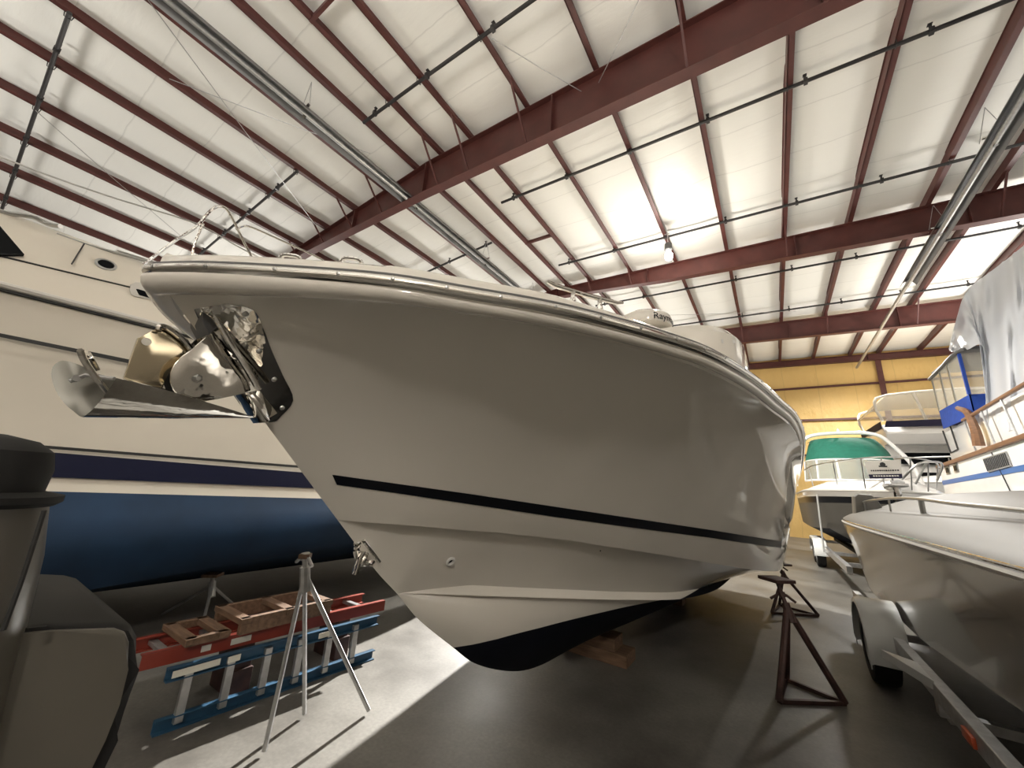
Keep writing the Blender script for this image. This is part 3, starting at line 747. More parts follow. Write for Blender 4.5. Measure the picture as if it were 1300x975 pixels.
# closed hull: starboard side strips with everything down to the keel, mirrored
XL2 = -6.75
bm = NB(); rows = []
for y in LY:
    R0 = LP('R', y); row = [Vector((R0.x, y, R0.z))]
    a = LP('B', y)
    for f in (.15,.3,.5,.7,.85): w = R0.lerp(a, f); w.x += -.10*math.sin(PI*f)*.4; row.append(w)
    row.append(a); k = LP('K', y)
    for f in (.2,.4,.6,.8): w = a.lerp(k, f); w.x += .16*math.sin(PI*f); row.append(w)
    row.append(k)
    kx = min(k.x-.05, XL2); kz = .16+(.9*((y-5)/4)**2 if y > 5 else 0)
    for f in (.25,.5,.75,1): row.append(k.lerp(Vector((min(kx, XL2), y, min(kz, k.z))), f))
    rows.append(row)
V = gridf(bm, rows)
bm.faces.ensure_lookup_table(); bm.verts.ensure_lookup_table()
for f in bm.faces:
    c = f.calc_center_median(); f.material_index = 1 if c.z < LB['B'][2](min(c.y, 5))-.005 else 0
bm2 = bm.copy(); bmesh.ops.scale(bm2, vec=(-1,1,1), verts=bm2.verts); bmesh.ops.translate(bm2, vec=(2*XL2,0,0), verts=bm2.verts)
tmp = bpy.data.meshes.new('tmp'); bm2.to_mesh(tmp); bm.from_mesh(tmp); bpy.data.meshes.remove(tmp); bm2.free()
for y, row in ((LY[0], rows[0]), (LY[-1], rows[-1])):
    pass
lhull = obj('hull', bm, [GEL2, BLUEP], lb, angle=40)
strip(['N','M'], NAVY, 'navy_band', lb, off=.004); strip(['n1','n2'], SEAM, 'pinstripe', lb, off=.004); strip(['G','G2'], SEAM, 'hull_groove', lb, off=.05*0+.004-.03*0)
# fix proud bands to the hull surface
bm = NB(); pts = [LP('R', y, .02, -.005) for y in LY]; tube(bm, pts, .028, 8); obj('rub_rail', bm, PALE, lb)
bm = NB(); pts = [LP('R', y, .012, -.045) for y in LY]; tube(bm, pts, .014, 6); obj('rub_rail_seam', bm, SEAM, lb)
# topsides above the rub rail and cabin side, closed over to the centre
bm = NB(); rows = []
for y in LY:
    r0, c0_, u0 = LP('R', y), LP('C', y), LP('U', y)
    row = [r0, r0.lerp(c0_, .5), c0_, c0_.lerp(u0, .5)+Vector((.03,0,.02)), u0, u0+Vector((-.12,0,.06)), Vector((min(XL2, u0.x-.3), y, u0.z+.14))]; rows.append(row)
gridf(bm, rows); gridf(bm, [[Vector((2*XL2-p.x, p.y, p.z)) for p in r] for r in rows], True); obj('deck_moulding', bm, GEL2, lb, angle=30)
bm = NB(); tube(bm, [LP('C', y, .004) for y in LY if y < 1.7], .008, 6); obj('deck_seam', bm, SEAM, lb)
def onL(u, v, off=0): # on the slanted cabin side between C and U
    for a in [(-5.14-.48*i/60) for i in range(61)]:
        p = atP(u, v, a, .10); zc, zu = LB['C'][2](p.y), LB['U'][2](p.y)
        if p.z <= zc+(zu-zc)*(-5.14-a)/.48: return p+Vector((off,0,off*.6))
    return atP(u, v, -5.6, .10)
bm = NB(); w = [onL(*p, .035) for p in ((-22,268),(0,293),(29,327),(0,328),(-50,323),(-62,268))]; prism(bm, w, (-.03,0,-.01)); obj('windscreen', bm, DARK, lb, smooth=False)
bm = NB(); tube(bm, [onL(105,313,.035), onL(97,326,.035), onL(89,339,.035)], .006, 6); obj('panel_seam', bm, SEAM, lb)
c_ = onL(132.5, 339.5, .035); bm = NB()
lathe(bm, [(.075,-.01),(.078,.006),(.058,.008),(.055,-.004)], c_, (1,-.1,.6), 28); pl_ = obj('portlight', bm, STEEL, lb)
bm = NB(); lathe(bm, [(.055,0),(.055,.003)], c_, (1,-.1,.6), 24); obj('pane', bm, DARK, pl_)
wf = [(164,368),(166,361),(172,358),(186,359),(215,363),(250,372),(252,400),(215,390),(190,380),(172,377),(166,374)]
def onT(u, v, off=0):
    best = None
    for i in range(61):
        a = -5.0-.14*i/60; p = atP(u, v, a, .10); zr, zc = LB['R'][2](p.y), LB['C'][2](p.y)
        if p.z <= zr+(zc-zr)*(-5.0-a)/.14: return p+Vector((off,0,0))
    return p
bm = NB(); prism(bm, [onT(*p, .015) for p in wf], (-.04,0,0), .004); hw = obj('hull_window', bm, PALE, lb)
bm = NB(); prism(bm, [onT(*p, .020) for p in ((172,368),(174,362),(186,362),(215,366),(245,374),(246,396),(215,386),(190,379),(176,375))], (-.02,0,0)); obj('pane', bm, DARK, hw)
# rails
bm = NB(); tube(bm, smooth_path([onL(*p, .09) for p in ((-30,258),(0,268),(40,275),(60,284),(72,297))], 4), .022, 8); obj('grab_rail', bm, STEEL, lb)
def RP(u, v, a=-5.6, b=.10): return atP(u, v, a, b)
bm = NB(); tube(bm, smooth_path([RP(*p) for p in ((72,297),(105,309),(144,320),(152,322),(190,333),(215,340),(262,352))], 3), .016, 8)
tube(bm, [RP(*p) for p in ((144,322),(149,318),(190,331),(230,342))], .010, 6); obj('toe_rail', bm, STEEL, lb)
bm = NB(); tube(bm, smooth_path([RP(*p) for p in ((182,336),(222,306),(250,287),(264,271),(274,263),(286,264),(296,279),(310,308),(330,345))], 4), .016, 8)
tube(bm, smooth_path([RP(*p) for p in ((241,345),(244,322),(249,304),(258,284))], 4), .013, 8); obj('pulpit_rail', bm, CHROME, lb)
bm = NB(); tube(bm, smooth_path([RP(*p) for p in ((-40,183),(60,222),(150,253),(250,284),(300,312),(345,335))], 3), .009, 6); obj('upper_guard_rail', bm, STEEL, lb)
bm = NB(); tube(bm, smooth_path([RP(*p) for p in ((300,291),(306,288),(318,288),(350,302),(400,325),(412,333),(414,340),(404,352))], 4), .013, 8); obj('bow_hand_rail', bm, CHROME, lb)
jack_stand('thin silver tripod stand under the blue-bottomed boat, behind the ladders', [(-5.88,1.92,0),(-4.71,1.88,0),(-5.5,2.55,0)], (-5.25,2.1,.40), (-5.3,2.1,.50), m=GALV, lr=.0145, handle=False, pad=.08)
jack_stand('silver tripod stand standing in front of the ladders, nearest at left', [(-2.71,1.57,0),(-2.90,1.92,0),(-2.60,2.23,0)], (-2.74,1.64,.99), (-2.74,1.62,1.10), m=GALV, lr=.0148, handle=True, pad=.035)

# ------------------------------------------------------------------ ladders and timber frames
def ladder(name, label, X0, y0, y1, z0, z1, m, slant=0):
    t = thing(name, label, 'ladder', (X0, (y0+y1)/2, 0))
    for k, z in ((0, z0+.04), (1, z1-.04)):
        bm = NB(); a, c = Vector((X0, y0, z)), Vector((X0+slant, y1, z))
        beam(bm, a, c, .012, .08); beam(bm, a+Vector((.02,0,.036)), c+Vector((.02,0,.036)), .04, .008); beam(bm, a+Vector((.02,0,-.036)), c+Vector((.02,0,-.036)), .04, .008)
        obj('side_rail', bm, m, t, smooth=False)
    y = y0+.12
    while y < y1-.05:
        x = X0+slant*(y-y0)/(y1-y0)+.02; bm = NB(); bx(bm, (x, y, (z0+z1)/2), (.035,.05,z1-z0-.06), bev=.004); obj('rung', bm, GALV, t, smooth=False); y += .245
    return t
def flat_ladder(name, label, X0, X1, y0, y1, z, m, slant):
    t = thing(name, label, 'ladder', ((X0+X1)/2, (y0+y1)/2, z))
    for X, sg in ((X0, 1), (X1, -1)):
        bm = NB(); a, c = Vector((X, y0, z+.045)), Vector((X+slant, y1, z+.045))
        beam(bm, a, c, .012, .09); beam(bm, a+Vector((-.02*sg,0,.041)), c+Vector((-.02*sg,0,.041)), .04, .008); beam(bm, a+Vector((-.02*sg,0,-.041)), c+Vector((-.02*sg,0,-.041)), .04, .008)
        obj('side_rail', bm, m, t, smooth=False)
    y = y0+.15
    while y < y1-.05: bm = NB(); bx(bm, ((X0+X1)/2+slant*(y-y0)/(y1-y0), y, z+.045), (X0-X1, .05, .03), bev=.004); obj('rung', bm, GALV, t, smooth=False); y += .3
    return t
lr_ = flat_ladder('red_ladder', 'long orange-red ladder lying flat behind and above the blue ladder', -3.51, -3.88, 1.10, 2.95, .36, LRED, .10)
for y in (1.75, 2.6):
    t = thing('support_timber', 'shade-darkened timber under the %s end of the red ladder' % ('near' if y < 2 else 'far'), 'timber', (-3.68, y, 0))
    bm = NB(); bx(bm, (-3.68, y, .09), (.34,.14,.18), bev=.006); obj('lower_timber', bm, RUST, t, smooth=False)  # shade under the ladder put into the timbers' dark colour
    bm = NB(); bx(bm, (-3.68, y, .27), (.30,.12,.18), bev=.006); obj('upper_timber', bm, RUST, t, smooth=False)
lb_ = ladder('blue_ladder', 'blue ladder lying on its edge beside the silver tripod, rungs upright', -3.42, 1.22, 2.80, .0, .37, LBLU, .10)
for par, X, Y0, L, z, m in ((lr_, -3.488, 1.42, .16, .405, LABEL), (lr_, -3.474, 1.60, .26, .405, LABEL), (lb_, -3.371, 1.24, .27, .335, LABEL), (lb_, -3.352, 1.55, .08, .335, LABEL), (lb_, -3.305, 2.2, .10, .335, LABEL)):
    bm = NB(); bx(bm, (X+.003, Y0+L/2, z), (.003, L, .04)); obj('warning_label', bm, m, par, smooth=False)
    bm = NB()
    for q in range(3): bx(bm, (X+.005, Y0+L/2, z+.010-.010*q), (.001, L*.8, .003))
    # printed lines on the label are too small to read in the photograph
    bm.free()
def frame(label, x0, x1, y0, y1, z, h, nx=2):
    t = thing('timber_frame', label, 'frame', ((x0+x1)/2, (y0+y1)/2, z), 'timber frames on the ladders')
    for x in (x0, x1): bm = NB(); bx(bm, (x, (y0+y1)/2, z+h/2), (.045, y1-y0, h), bev=.003); obj('side_timber', bm, WOOD, t, smooth=False)
    for k in range(nx): bm = NB(); y = y0+.03+(y1-y0-.06)*k/(nx-1); bx(bm, ((x0+x1)/2, y, z+h-.02), (x1-x0+.06, .075, .04), bev=.003); obj('cross_timber', bm, WOOD, t, smooth=False)
    return t
frame('brown timber frame, larger one on top of the ladders', -3.86, -3.44, 1.62, 2.35, .455, .11, 3)
frame('brown timber frame lying lower on the left end of the ladders', -3.86, -3.46, 1.30, 1.56, .455, .05, 2)

# ------------------------------------------------------------------ dim machine housing in the lower left corner
hs = thing('machine_housing', 'dim grey moulded machine housing with black domed cap, cut off by the lower left corner', 'machine', (-1.6, .1, 0))
XG = -1.25
def G(u, v, X=XG): return atX(u, v, X)
cc = G(-52, 628); cc = Vector((XG-.03, cc.y, cc.z))
bm = NB(); lathe(bm, [(.125,-.02),(.135,-.012),(.135,.0),(.105,.008),(.108,.05),(.10,.085),(.075,.105),(.03,.115)], cc, n=40); obj('domed_cap', bm, RUB, hs)
rows = []
top = cc+Vector((0,0,-.018))
bm = NB()
for (dz, r, ox, oy) in ((0,.118,0,0),(-.1,.115,0,.020),(-.25,.108,0,.038),(-.36,.104,0,.05),(-.42,.11,0,.05)):
    rows.append([top+Vector((ox+math.cos(a)*r*1.0, oy+math.sin(a)*r, dz)) for a in [2*PI*k/32 for k in range(33)]])
gridf(bm, rows); obj('column', bm, HOUS, hs)
bm = NB(); tube(bm, [G(56,648,XG+.085), G(46,680,XG+.083), G(28,735,XG+.08), (G(4,800,XG+.075))], .004, 6); obj('column_seam', bm, SEAM, hs)
body = [(-160,815),(-20,803),(60,795),(150,793),(170,797),(178,812),(177,850),(168,895),(150,940),(128,985),(95,1060),(60,1200),(-160,1300)]
p0 = [G(*p, XG) for p in body]
for i in (-1,-2,-3): pass
flo = [Vector((XG, p.y, max(p.z, 0.0))) for p in p0[:-2]]+[Vector((XG, p0[-3].y-.1, 0)), Vector((XG, p0[0].y-.2, 0))]
bm = NB(); prism(bm, flo, (-.65,0,0), .03); obj('body', bm, RUB, hs)
inn = [(-60,820),(20,806),(70,801),(148,800),(160,804),(165,816),(163,850),(152,895),(134,940),(112,985),(85,1030),(-60,1040)]
bm = NB(); prism(bm, [G(*p, XG+.012) for p in inn], (-.03,0,0), .008); obj('side_panel', bm, HOUS, hs)

# ------------------------------------------------------------------ near right boat on a trailer
rb = thing('runabout_boat', 'glossy runabout with shade-darkened hull and grey deck on a trailer at the lower right, with low deck rail', 'boat', (2.15, 5.0, 0))
CXR = 2.15
def gx(y): return .80+.10*max(0, (y-6)/2.65)**2
def plan(lev_end, x0f, n1=14, n2=26, bulge=.45, y_end=1.3):
    out = []
    for k in range(n1):
        a = PI/2*(k/n1); x = CXR-(CXR-x0f(lev_end))*math.sin(a)**.55; y = lev_end+bulge*math.cos(a)**.8-.0
        out.append((x, y))
    for k in range(n2+1):
        y = lev_end+(y_end-lev_end)*k/n2; out.append((x0f(y), y))
    return out
gz_ = lambda y: 1.39+.02*math.cos(y)
levels = [(8.65, gx, lambda y: 1.405), (8.57, lambda y: gx(y)+.008, lambda y: 1.36), (8.1, lambda y: gx(y)+.055, lambda y: 1.15), (7.8, lambda y: gx(y)+.085, lambda y: .93), (7.6, lambda y: gx(y)+.11, lambda y: .76+.05*max(0,(4.5-y))), (7.4, lambda y: gx(y)+.125, lambda y: .60+.10*max(0, (5.0-y))/1.4)]
grid = []
for e, fx, fz in levels:
    grid.append([Vector((x, y, fz(y))) for x, y in plan(e, fx)])
low = [Vector((p.x+.05, p.y-.05, p.z-.008)) for p in grid[-1]]; grid.append(low)
kee = [Vector((CXR, min(p.y-.3, 6.8), .46)) for p in low]; grid.append([a.lerp(b, .5)+Vector((-.05,0,-.02)) for a, b in zip(low, kee)]); grid.append(kee)
grid = [list(r) for r in zip(*grid)]
mr = lambda p: Vector((2*CXR-p.x, p.y, p.z))
bm = NB(); gridf(bm, grid); gridf(bm, [[mr(p) for p in r] for r in grid], True); obj('hull', bm, GELH, rb, angle=40)
# deck with rolled edge and crowned top
pg = plan(8.62, gx); rows = []
for (x, y) in pg:
    row = []
    for ins, z in ((0,1.43),(.03,1.475),(.12,1.53),(.25,1.585),(.42,1.635),(.46,1.64),(.75,1.76),(1.1,1.88),(1.35,1.92)):
        f = min(1, ins/1.35)
        yy = y-ins*(1.0 if y > 8.62 else .0)*(1) 
        row.append(Vector((x+(CXR-x)*f, min(y, 8.62+ (y-8.62)*(1-f))-.55*f*(1 if y > 8.0 else 0)*0, z)))
    rows.append(row)
bm = NB(); gridf(bm, rows); gridf(bm, [[mr(p) for p in r] for r in rows], True); obj('deck', bm, GELG, rb, angle=50)
gp_ = [Vector((x-.0, y, 1.415)) for x, y in pg]
bm = NB(); full = [mr(p) for p in gp_[::-1]]+gp_[1:]
tube(bm, push(full, -.018), .024, 8); obj('gunwale_rail', bm, PALE, rb)
bm = NB(); tube(bm, push([p+Vector((0,0,.03)) for p in full], -.012), .010, 8); obj('rail_insert', bm, CHROME, rb)
hr = [atP(u, v, X, 0) for u, v, X in ((1087,641,1.16),(1098,637,1.17),(1112,634.5,1.18),(1134,632.5,1.19),(1167,633.5,1.2),(1208,639,1.2),(1300,648.5,1.2),(1420,662,1.2))]
bm = NB(); tube(bm, smooth_path(hr, 4), .016, 10); obj('deck_rail', bm, STEEL, rb)
for u, v, X, w in ((1169,635,1.2,.022),(1128,633,1.19,.01),(1097,638,1.17,.01)):
    p = atP(u, v, X, 0); bm = NB(); tube(bm, [p, Vector((p.x, p.y, 1.575))], w, 8); obj('rail_post', bm, STEEL, rb)
# cowling at the end of the deck
p = Vector((1.18, 8.35, 1.45)); bm = NB()
prism(bm, [p+Vector((-.14,.0,0)), p+Vector((-.11,.0,.36)), p+Vector((-.06,0,.41)), p+Vector((.10,0,.40)), p+Vector((.17,0,.30)), p+Vector((.25,0,.1)), p+Vector((.27,0,0))], (0,.35,0), .03); obj('cowling', bm, GELG, rb)
# trailer under it
tr = thing('boat_trailer', 'silver boat trailer with white fender under the lower right runabout', 'trailer', (2.1, 4.5, 0))
for x in (.83, 3.47):
    bm = NB(); bx(bm, (x, 4.4, .455), (.075, 6.6, .11), bev=.006); [bx(bm, (x, yy, .36), (.05,.08,.12)) for yy in (1.9,4.3,6.4)]; obj('frame_rail', bm, GALV, tr, smooth=False)
for y in (1.9, 4.3, 6.4):
    bm = NB(); bx(bm, (2.15, y, .30), (2.6, .07, .06)); obj('cross_member', bm, GALV, tr, smooth=False)
for x in (1.55, 2.75):
    bm = NB(); bx(bm, (x, 4.5, .37), (.12, 4.8, .07), bev=.01); obj('bunk', bm, RUB, tr, smooth=False)
def wheel(cx_, cy, r, w, par, side_):
    bm = NB(); pr = [(r*.62,-w/2),(r*.8,-w/2*1.05),(r*.95,-w/2*.95),(r,-w/2*.6),(r,w/2*.6),(r*.95,w/2*.95),(r*.8,w/2*1.05),(r*.62,w/2)]
    ax = Vector((1,0,0)); rings = []
    n = 36
    V = [[bm.verts.new(Vector((cx_+h, cy+math.cos(2*PI*k/n)*q, r+math.sin(2*PI*k/n)*q))) for k in range(n)] for q, h in pr]
    for i in range(len(V)):
        a, b = V[i], V[(i+1) % len(V)]
        for k in range(n): bm.faces.new((a[k], a[(k+1) % n], b[(k+1) % n], b[k]))
    ty = obj('tyre', bm, RUB, par)
    bm = NB(); lathe(bm, [(r*.62,-w*.35),(r*.6,-w*.45*1),(r*.5,-w*.2),(r*.2,-w*.3),(r*.15,-w*.42),(.01,-w*.42)][::-1] if side_ < 0 else [(r*.62,w*.35),(r*.5,w*.2),(r*.2,w*.3),(r*.15,w*.42)], (cx_, cy, r), ax, 24); obj('wheel_rim', bm, GALV, ty)
def fender(x0, x1, cy, r, par, a0=-25, a1=205, span=0, th=.01):
    rows = []
    for k in range(31):
        a = math.radians(a0+(a1-a0)*k/30); yy = cy+math.cos(a)*r+(span/2 if math.cos(a) > 0 else -span/2); zz = .34+math.sin(a)*r*.98
        rows.append([Vector((x0, yy, zz-.05)), Vector((x0, yy, zz-.012)), Vector((x0+.03, yy, zz)), Vector((x1, yy, zz))])
    bm = NB(); plate(bm, rows, th); obj('fender', bm, FEND, par, angle=50)
wheel(.735, 5.72, .335, .2, tr, -1); fender(.60, .89, 5.72, .41, tr, -12, 192)
wheel(3.56, 5.72, .335, .2, tr, 1); fender(3.42, 3.72, 5.72, .41, tr)
bm = NB(); prism(bm, [(.62,4.78,.50),(.80,4.62,.50),(.80,4.22,.50)], (0,0,.02)); prism(bm, [(.62,4.78,.50),(.80,4.22,.50),(.80,4.22,.46),(.62,4.78,.46)], (.012,0,0)); obj('fender_step', bm, FEND, tr, smooth=False)
bm = NB(); bx(bm, (.785, 3.62, .44), (.02,.16,.055), bev=.005); obj('marker_light', bm, AMBER, tr)

# ------------------------------------------------------------------ generic cruiser hull
def cruiser(nm, label, cx_, hb, y_bow, y_st, z_bow, z_st, z_ch, z_k, m_up, m_low, m_bot, band_=None, mats=None):
    t = thing(nm, label, 'boat', (cx_, (y_bow+y_st)/2, 0)); rows = []; L = y_st-y_bow
    N = 30
    for i in range(N+1):
        s = i/N; f = 1-(1-min(1, s/.42))**2.8
        y = y_bow+L*s; b_ = max(.02, hb*f); z = z_bow+(z_st-z_bow)*s**.7
        rk = (1-s)**4
        fc = 1-(1-min(1, s/.48))**2.2
        yc = y+.4*(1-s)**2
        cz = z_ch+(z-z_ch)*.22*(1-s)**4
        row = []
        for k in range(7): q = k/6; row.append(Vector((cx_-(b_+(hb*.93*fc-b_)*q*(1.0)), y+(yc-y)*q, z+(cz-z)*q)))
        kz = z_k+(cz-z_k)*(1-s)**5
        row.append(Vector((cx_-hb*.5*fc, yc+.1, (cz+kz)/2-.08))); row.append(Vector((cx_, yc+.25*(1-s)**2, kz))); rows.append(row)
    bm = NB(); mf = [0]
    gridf(bm, rows)
    gridf(bm, [[Vector((2*cx_-p.x, p.y, p.z)) for p in r] for r in rows], True)
    lastr = rows[-1]; bm.faces.new([bm.verts.new(p) for p in lastr]+[bm.verts.new(Vector((2*cx_-p.x, p.y, p.z))) for p in lastr[::-1][1:]])
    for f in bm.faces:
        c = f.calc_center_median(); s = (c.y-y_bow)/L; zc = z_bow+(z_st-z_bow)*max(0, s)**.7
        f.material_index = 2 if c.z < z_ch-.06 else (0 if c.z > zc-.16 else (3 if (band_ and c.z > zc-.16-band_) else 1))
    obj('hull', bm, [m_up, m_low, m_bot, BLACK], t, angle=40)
    bm = NB(); path = [Vector((r[0].x, r[0].y, r[0].z)) for r in rows]; path = path+[]; tube(bm, path, .03, 6); tube(bm, [Vector((2*cx_-p.x, p.y, p.z)) for p in path], .03, 6); obj('rub_rail', bm, PALE, t)
    dk = []
    for r in rows:
        p = r[0]; dk.append([p, Vector((p.x+(cx_-p.x)*.12, p.y, p.z+.10)), Vector((p.x+(cx_-p.x)*.35, p.y, p.z+.24)), Vector((cx_, p.y, p.z+.32))])
    bm = NB(); gridf(bm, dk); gridf(bm, [[Vector((2*cx_-p.x, p.y, p.z)) for p in r] for r in dk], True); obj('deck', bm, GELW, t, angle=50)
    return t, rows

# cruiser with the green canvas
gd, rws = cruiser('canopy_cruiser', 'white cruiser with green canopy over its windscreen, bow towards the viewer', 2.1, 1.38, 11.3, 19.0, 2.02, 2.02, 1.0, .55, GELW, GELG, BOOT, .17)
def arc(z, y0, hw, dep, n=13, cx_=2.0):
    return [Vector((cx_+hw*math.copysign(abs(math.sin(a))**.75, math.sin(a)), y0+dep*(1-math.cos(a)), z)) for a in [(-PI/2+PI*k/(n-1)) for k in range(n)]]
base_, mid_, top_ = arc(2.50, 14.3, 1.12, 1.3), arc(2.98, 14.75, 1.06, 1.1), arc(3.72, 15.6, .82, .9)
base_ = [Vector((p.x, p.y, 2.36)) for p in base_]
bm = NB(); plate(bm, [base_, [a.lerp(b, .5) for a, b in zip(base_, mid_)], mid_], -.012); obj('windscreen', bm, GLASS, gd)
bm = NB(); tube(bm, base_, .03, 6); tube(bm, mid_, .022, 6)
for k in (0, 3, 5, 8, 10, 12): tube(bm, [base_[k], mid_[k]], .028, 6)
obj('windscreen_frame', bm, GELW, gd)
bm = NB(); plate(bm, [mid_, [a.lerp(b, .35)+Vector((0,-.07,.05)) for a, b in zip(mid_, top_)], [a.lerp(b, .7)+Vector((0,-.05,.05)) for a, b in zip(mid_, top_)], top_, [Vector((p.x, p.y+1.2, 3.80)) for p in top_]], .012); obj('green_canopy', bm, GREEN, gd, angle=60)
bm = NB(); ar = smooth_path([(.62,15.9,2.2),(.72,15.9,3.0),(.95,15.9,3.62),(1.25,15.9,3.84),(2.0,15.9,3.90),(2.75,15.9,3.84),(3.1,15.9,3.5),(3.45,15.9,2.9),(3.6,15.9,2.2)], 4); tube(bm, ar, .055, 8); obj('radar_arch', bm, GELW, gd)
bm = NB(); lathe(bm, [(.05,0),(.05,.06),(.01,.12)], (1.9,15.9,3.93), n=10); obj('arch_light', bm, GELW, gd)
bm = NB(); 
rlp = smooth_path([(.80,14.6,2.62),(.95,13.2,2.66),(1.35,12.0,2.68),(1.75,11.3,2.70),(2.1,11.1,2.70),(2.5,11.3,2.70),(2.95,12.0,2.68),(3.3,13.2,2.66)], 5); tube(bm, rlp, .016, 6); obj('bow_rail', bm, STEEL, gd)
for k in (3, 9, 14, 18, 24, 28, 32):
    p = rlp[min(k, len(rlp)-1)]; bm = NB(); tube(bm, [p, Vector((p.x+(2.1-p.x)*.06, p.y+.25, 2.06))], .013, 6); obj('stanchion', bm, STEEL, gd)
bm = NB(); tube(bm, smooth_path([(2.2,11.1,2.25),(2.45,11.0,2.55),(2.72,11.2,2.62),(2.95,11.6,2.6),(2.9,11.9,2.3)], 4), .022, 8); tube(bm, [(2.62,11.15,2.6),(2.5,11.6,2.2)], .02, 8); obj('anchor_pulpit_rail', bm, STEEL, gd)
bm = NB(); bx(bm, (2.1, 11.25, 2.13), (.3,.7,.06), bev=.01); lathe(bm, [(.05,-.1),(.05,.1)], (2.1,10.95,2.17), (1,0,0), 12); obj('bow_platform', bm, GALV, gd)
bm = NB(); prism(bm, [(2.09,10.98,2.2),(2.09,10.85,1.95),(2.09,11.05,1.85),(2.09,11.3,2.1)], (.03,0,0), .003); obj('bow_anchor', bm, GALV, gd)
# small marks of the registration on the left side
for k in range(4):
    bm = NB(); y = 14.0+.16*k; bx(bm, (.715-.002*k, y, 1.93), (.012,.09,.07)); bx(bm, (.710, y, 1.93), (.006, .04,.035)); obj('hull_letter', bm, PALE, gd, smooth=False)
sg = thing('boat_show_sign', 'small white sign with navy lower band hung on the bow rail', 'sign', (1.95,11.0,2.2))
p = [Vector((1.66,11.02,2.60)), Vector((2.22,11.02,2.64)), Vector((2.20,11.02,2.27)), Vector((1.70,11.02,2.24))]
bm = NB(); prism(bm, p, (0,.012,0)); obj('board', bm, PALE, sg, smooth=False)
bm = NB(); a, b, c, d = p; prism(bm, [a.lerp(d,.76)+Vector((0,-.003,0)), b.lerp(c,.76)+Vector((0,-.003,0)), c+Vector((0,-.003,0)), d+Vector((0,-.003,0))], (0,.004,0)); obj('navy_band', bm, NAVYC, sg, smooth=False)
bm = NB(); lathe(bm, [(.045,0),(.045,.003)], (1.94,11.016,2.54), (0,-1,0), 16); bx(bm, (1.94,11.014,2.50), (.13,.003,.03)); obj('emblem', bm, SEAM, sg)
bm = NB()
random.seed(3)
x = 1.74
while x < 2.15: w = random.uniform(.015,.03); bx(bm, (x+w/2, 11.013, 2.405+(x-1.7)*.05), (w,.003,.028)); x += w+.012
obj('lettering', bm, SEAM, sg, smooth=False)
bm = NB(); x = 1.76
while x < 2.14: w = random.uniform(.02,.035); bx(bm, (x+w/2, 11.010, 2.295+(x-1.7)*.05), (w,.003,.028)); x += w+.012
obj('lettering', bm, PALE, sg, smooth=False)
# its trailer
t2 = thing('boat_trailer', 'boat trailer with white fenders and dark tyres under the green canopy cruiser', 'trailer', (2.1, 14.5, 0))
for x in (1.05, 3.15):
    bm = NB(); bx(bm, (x, 14.2, .50), (.09, 8.2, .13), bev=.006); obj('frame_rail', bm, GALV, t2, smooth=False)
for y in (11.2, 13.4, 17.5):
    bm = NB(); bx(bm, (2.1, y, .48), (2.2,.09,.08)); obj('cross_member', bm, GALV, t2, smooth=False)
for x in (1.6, 2.6):
    bm = NB(); bx(bm, (x, 15.0, .58), (.14,5.0,.08), bev=.01); obj('bunk', bm, RUB, t2, smooth=False)
for sd, x in ((-1, .92), (1, 3.28)):
    for y in (14.45, 15.3): wheel(x, y, .33, .2, t2, sd)
    fender(x-.14 if sd < 0 else x-.14, x+.14, 14.87, .42, t2, 0, 180, .85)
    bm = NB(); tube(bm, [(x, 13.2, .5), (x, 12.9, 1.9)] if sd < 0 else [(x, 13.2,.5),(x,12.9,1.9)], .02, 6); obj('guide_post', bm, FEND, t2)
bm = NB(); bx(bm, (.92, 13.85, .36), (.3,.06,.05)); obj('fender_step', bm, FEND, t2, smooth=False)

# flybridge cruiser far right behind
fe, rws = cruiser('flybridge_cruiser', 'cream flybridge cruiser with clear upper enclosure near the yellow wall', 5.35, 1.9, 17.6, 24.6, 2.6, 2.5, 1.3, .7, GELW, GELW, BOOT)
def EB(pts, d, nm, m, par=fe, bev=.03): bm = NB(); prism(bm, pts, d, bev); return obj(nm, bm, m, par)
def ey(u, v, Y): return atY(u, v, Y)
# house, windows, bridge
bm = NB(); prism(bm, [(3.75,19.4,2.5),(3.85,20.2,3.55),(3.75,20.5,4.1),(3.75,24.2,4.1),(3.75,24.4,2.5)], (3.2,0,0), .05); obj('deckhouse', bm, GELW, fe)
bm = NB(); prism(bm, [(4.0,19.83,3.28),(6.7,19.83,3.28),(6.6,20.15,3.72),(4.1,20.15,3.72)], (0,-.02,.0)); obj('front_window', bm, DARK, fe, smooth=False)
bm = NB(); prism(bm, [(4.25,19.40,2.62),(6.5,19.40,2.62),(6.5,19.62,2.98),(4.3,19.62,2.98)], (0,-.02,0)); obj('lower_window', bm, DARK, fe, smooth=False)
bm = NB(); prism(bm, [(3.75,19.9,4.02),(3.7,19.6,4.35),(3.65,19.9,4.75),(3.7,24.0,4.85),(3.7,24.2,4.02)], (3.3,0,0), .06); obj('bridge_coaming', bm, GELW, fe)
bm = NB(); prism(bm, [(3.72,19.72,4.63),(6.95,19.72,4.63),(6.95,19.76,4.90),(3.80,19.76,4.86)], (0,-.03,0)); prism(bm, [(3.66,19.8,4.60),(3.66,23.8,4.72),(3.66,23.8,4.96),(3.66,19.8,4.86)], (-.02,0,0)); obj('navy_dodger', bm, NAVYC, fe, smooth=False)
en = [Vector(p) for p in ((3.72,19.8,4.88),(3.60,19.9,5.5),(4.0,20.0,5.92),(6.6,20.0,5.98),(7.0,19.9,5.5),(6.95,19.8,4.88))]
bm = NB(); tube(bm, smooth_path(en, 3), .05, 8); tube(bm, [p+Vector((0,3.6,.05)) for p in smooth_path(en, 3)], .05, 8)
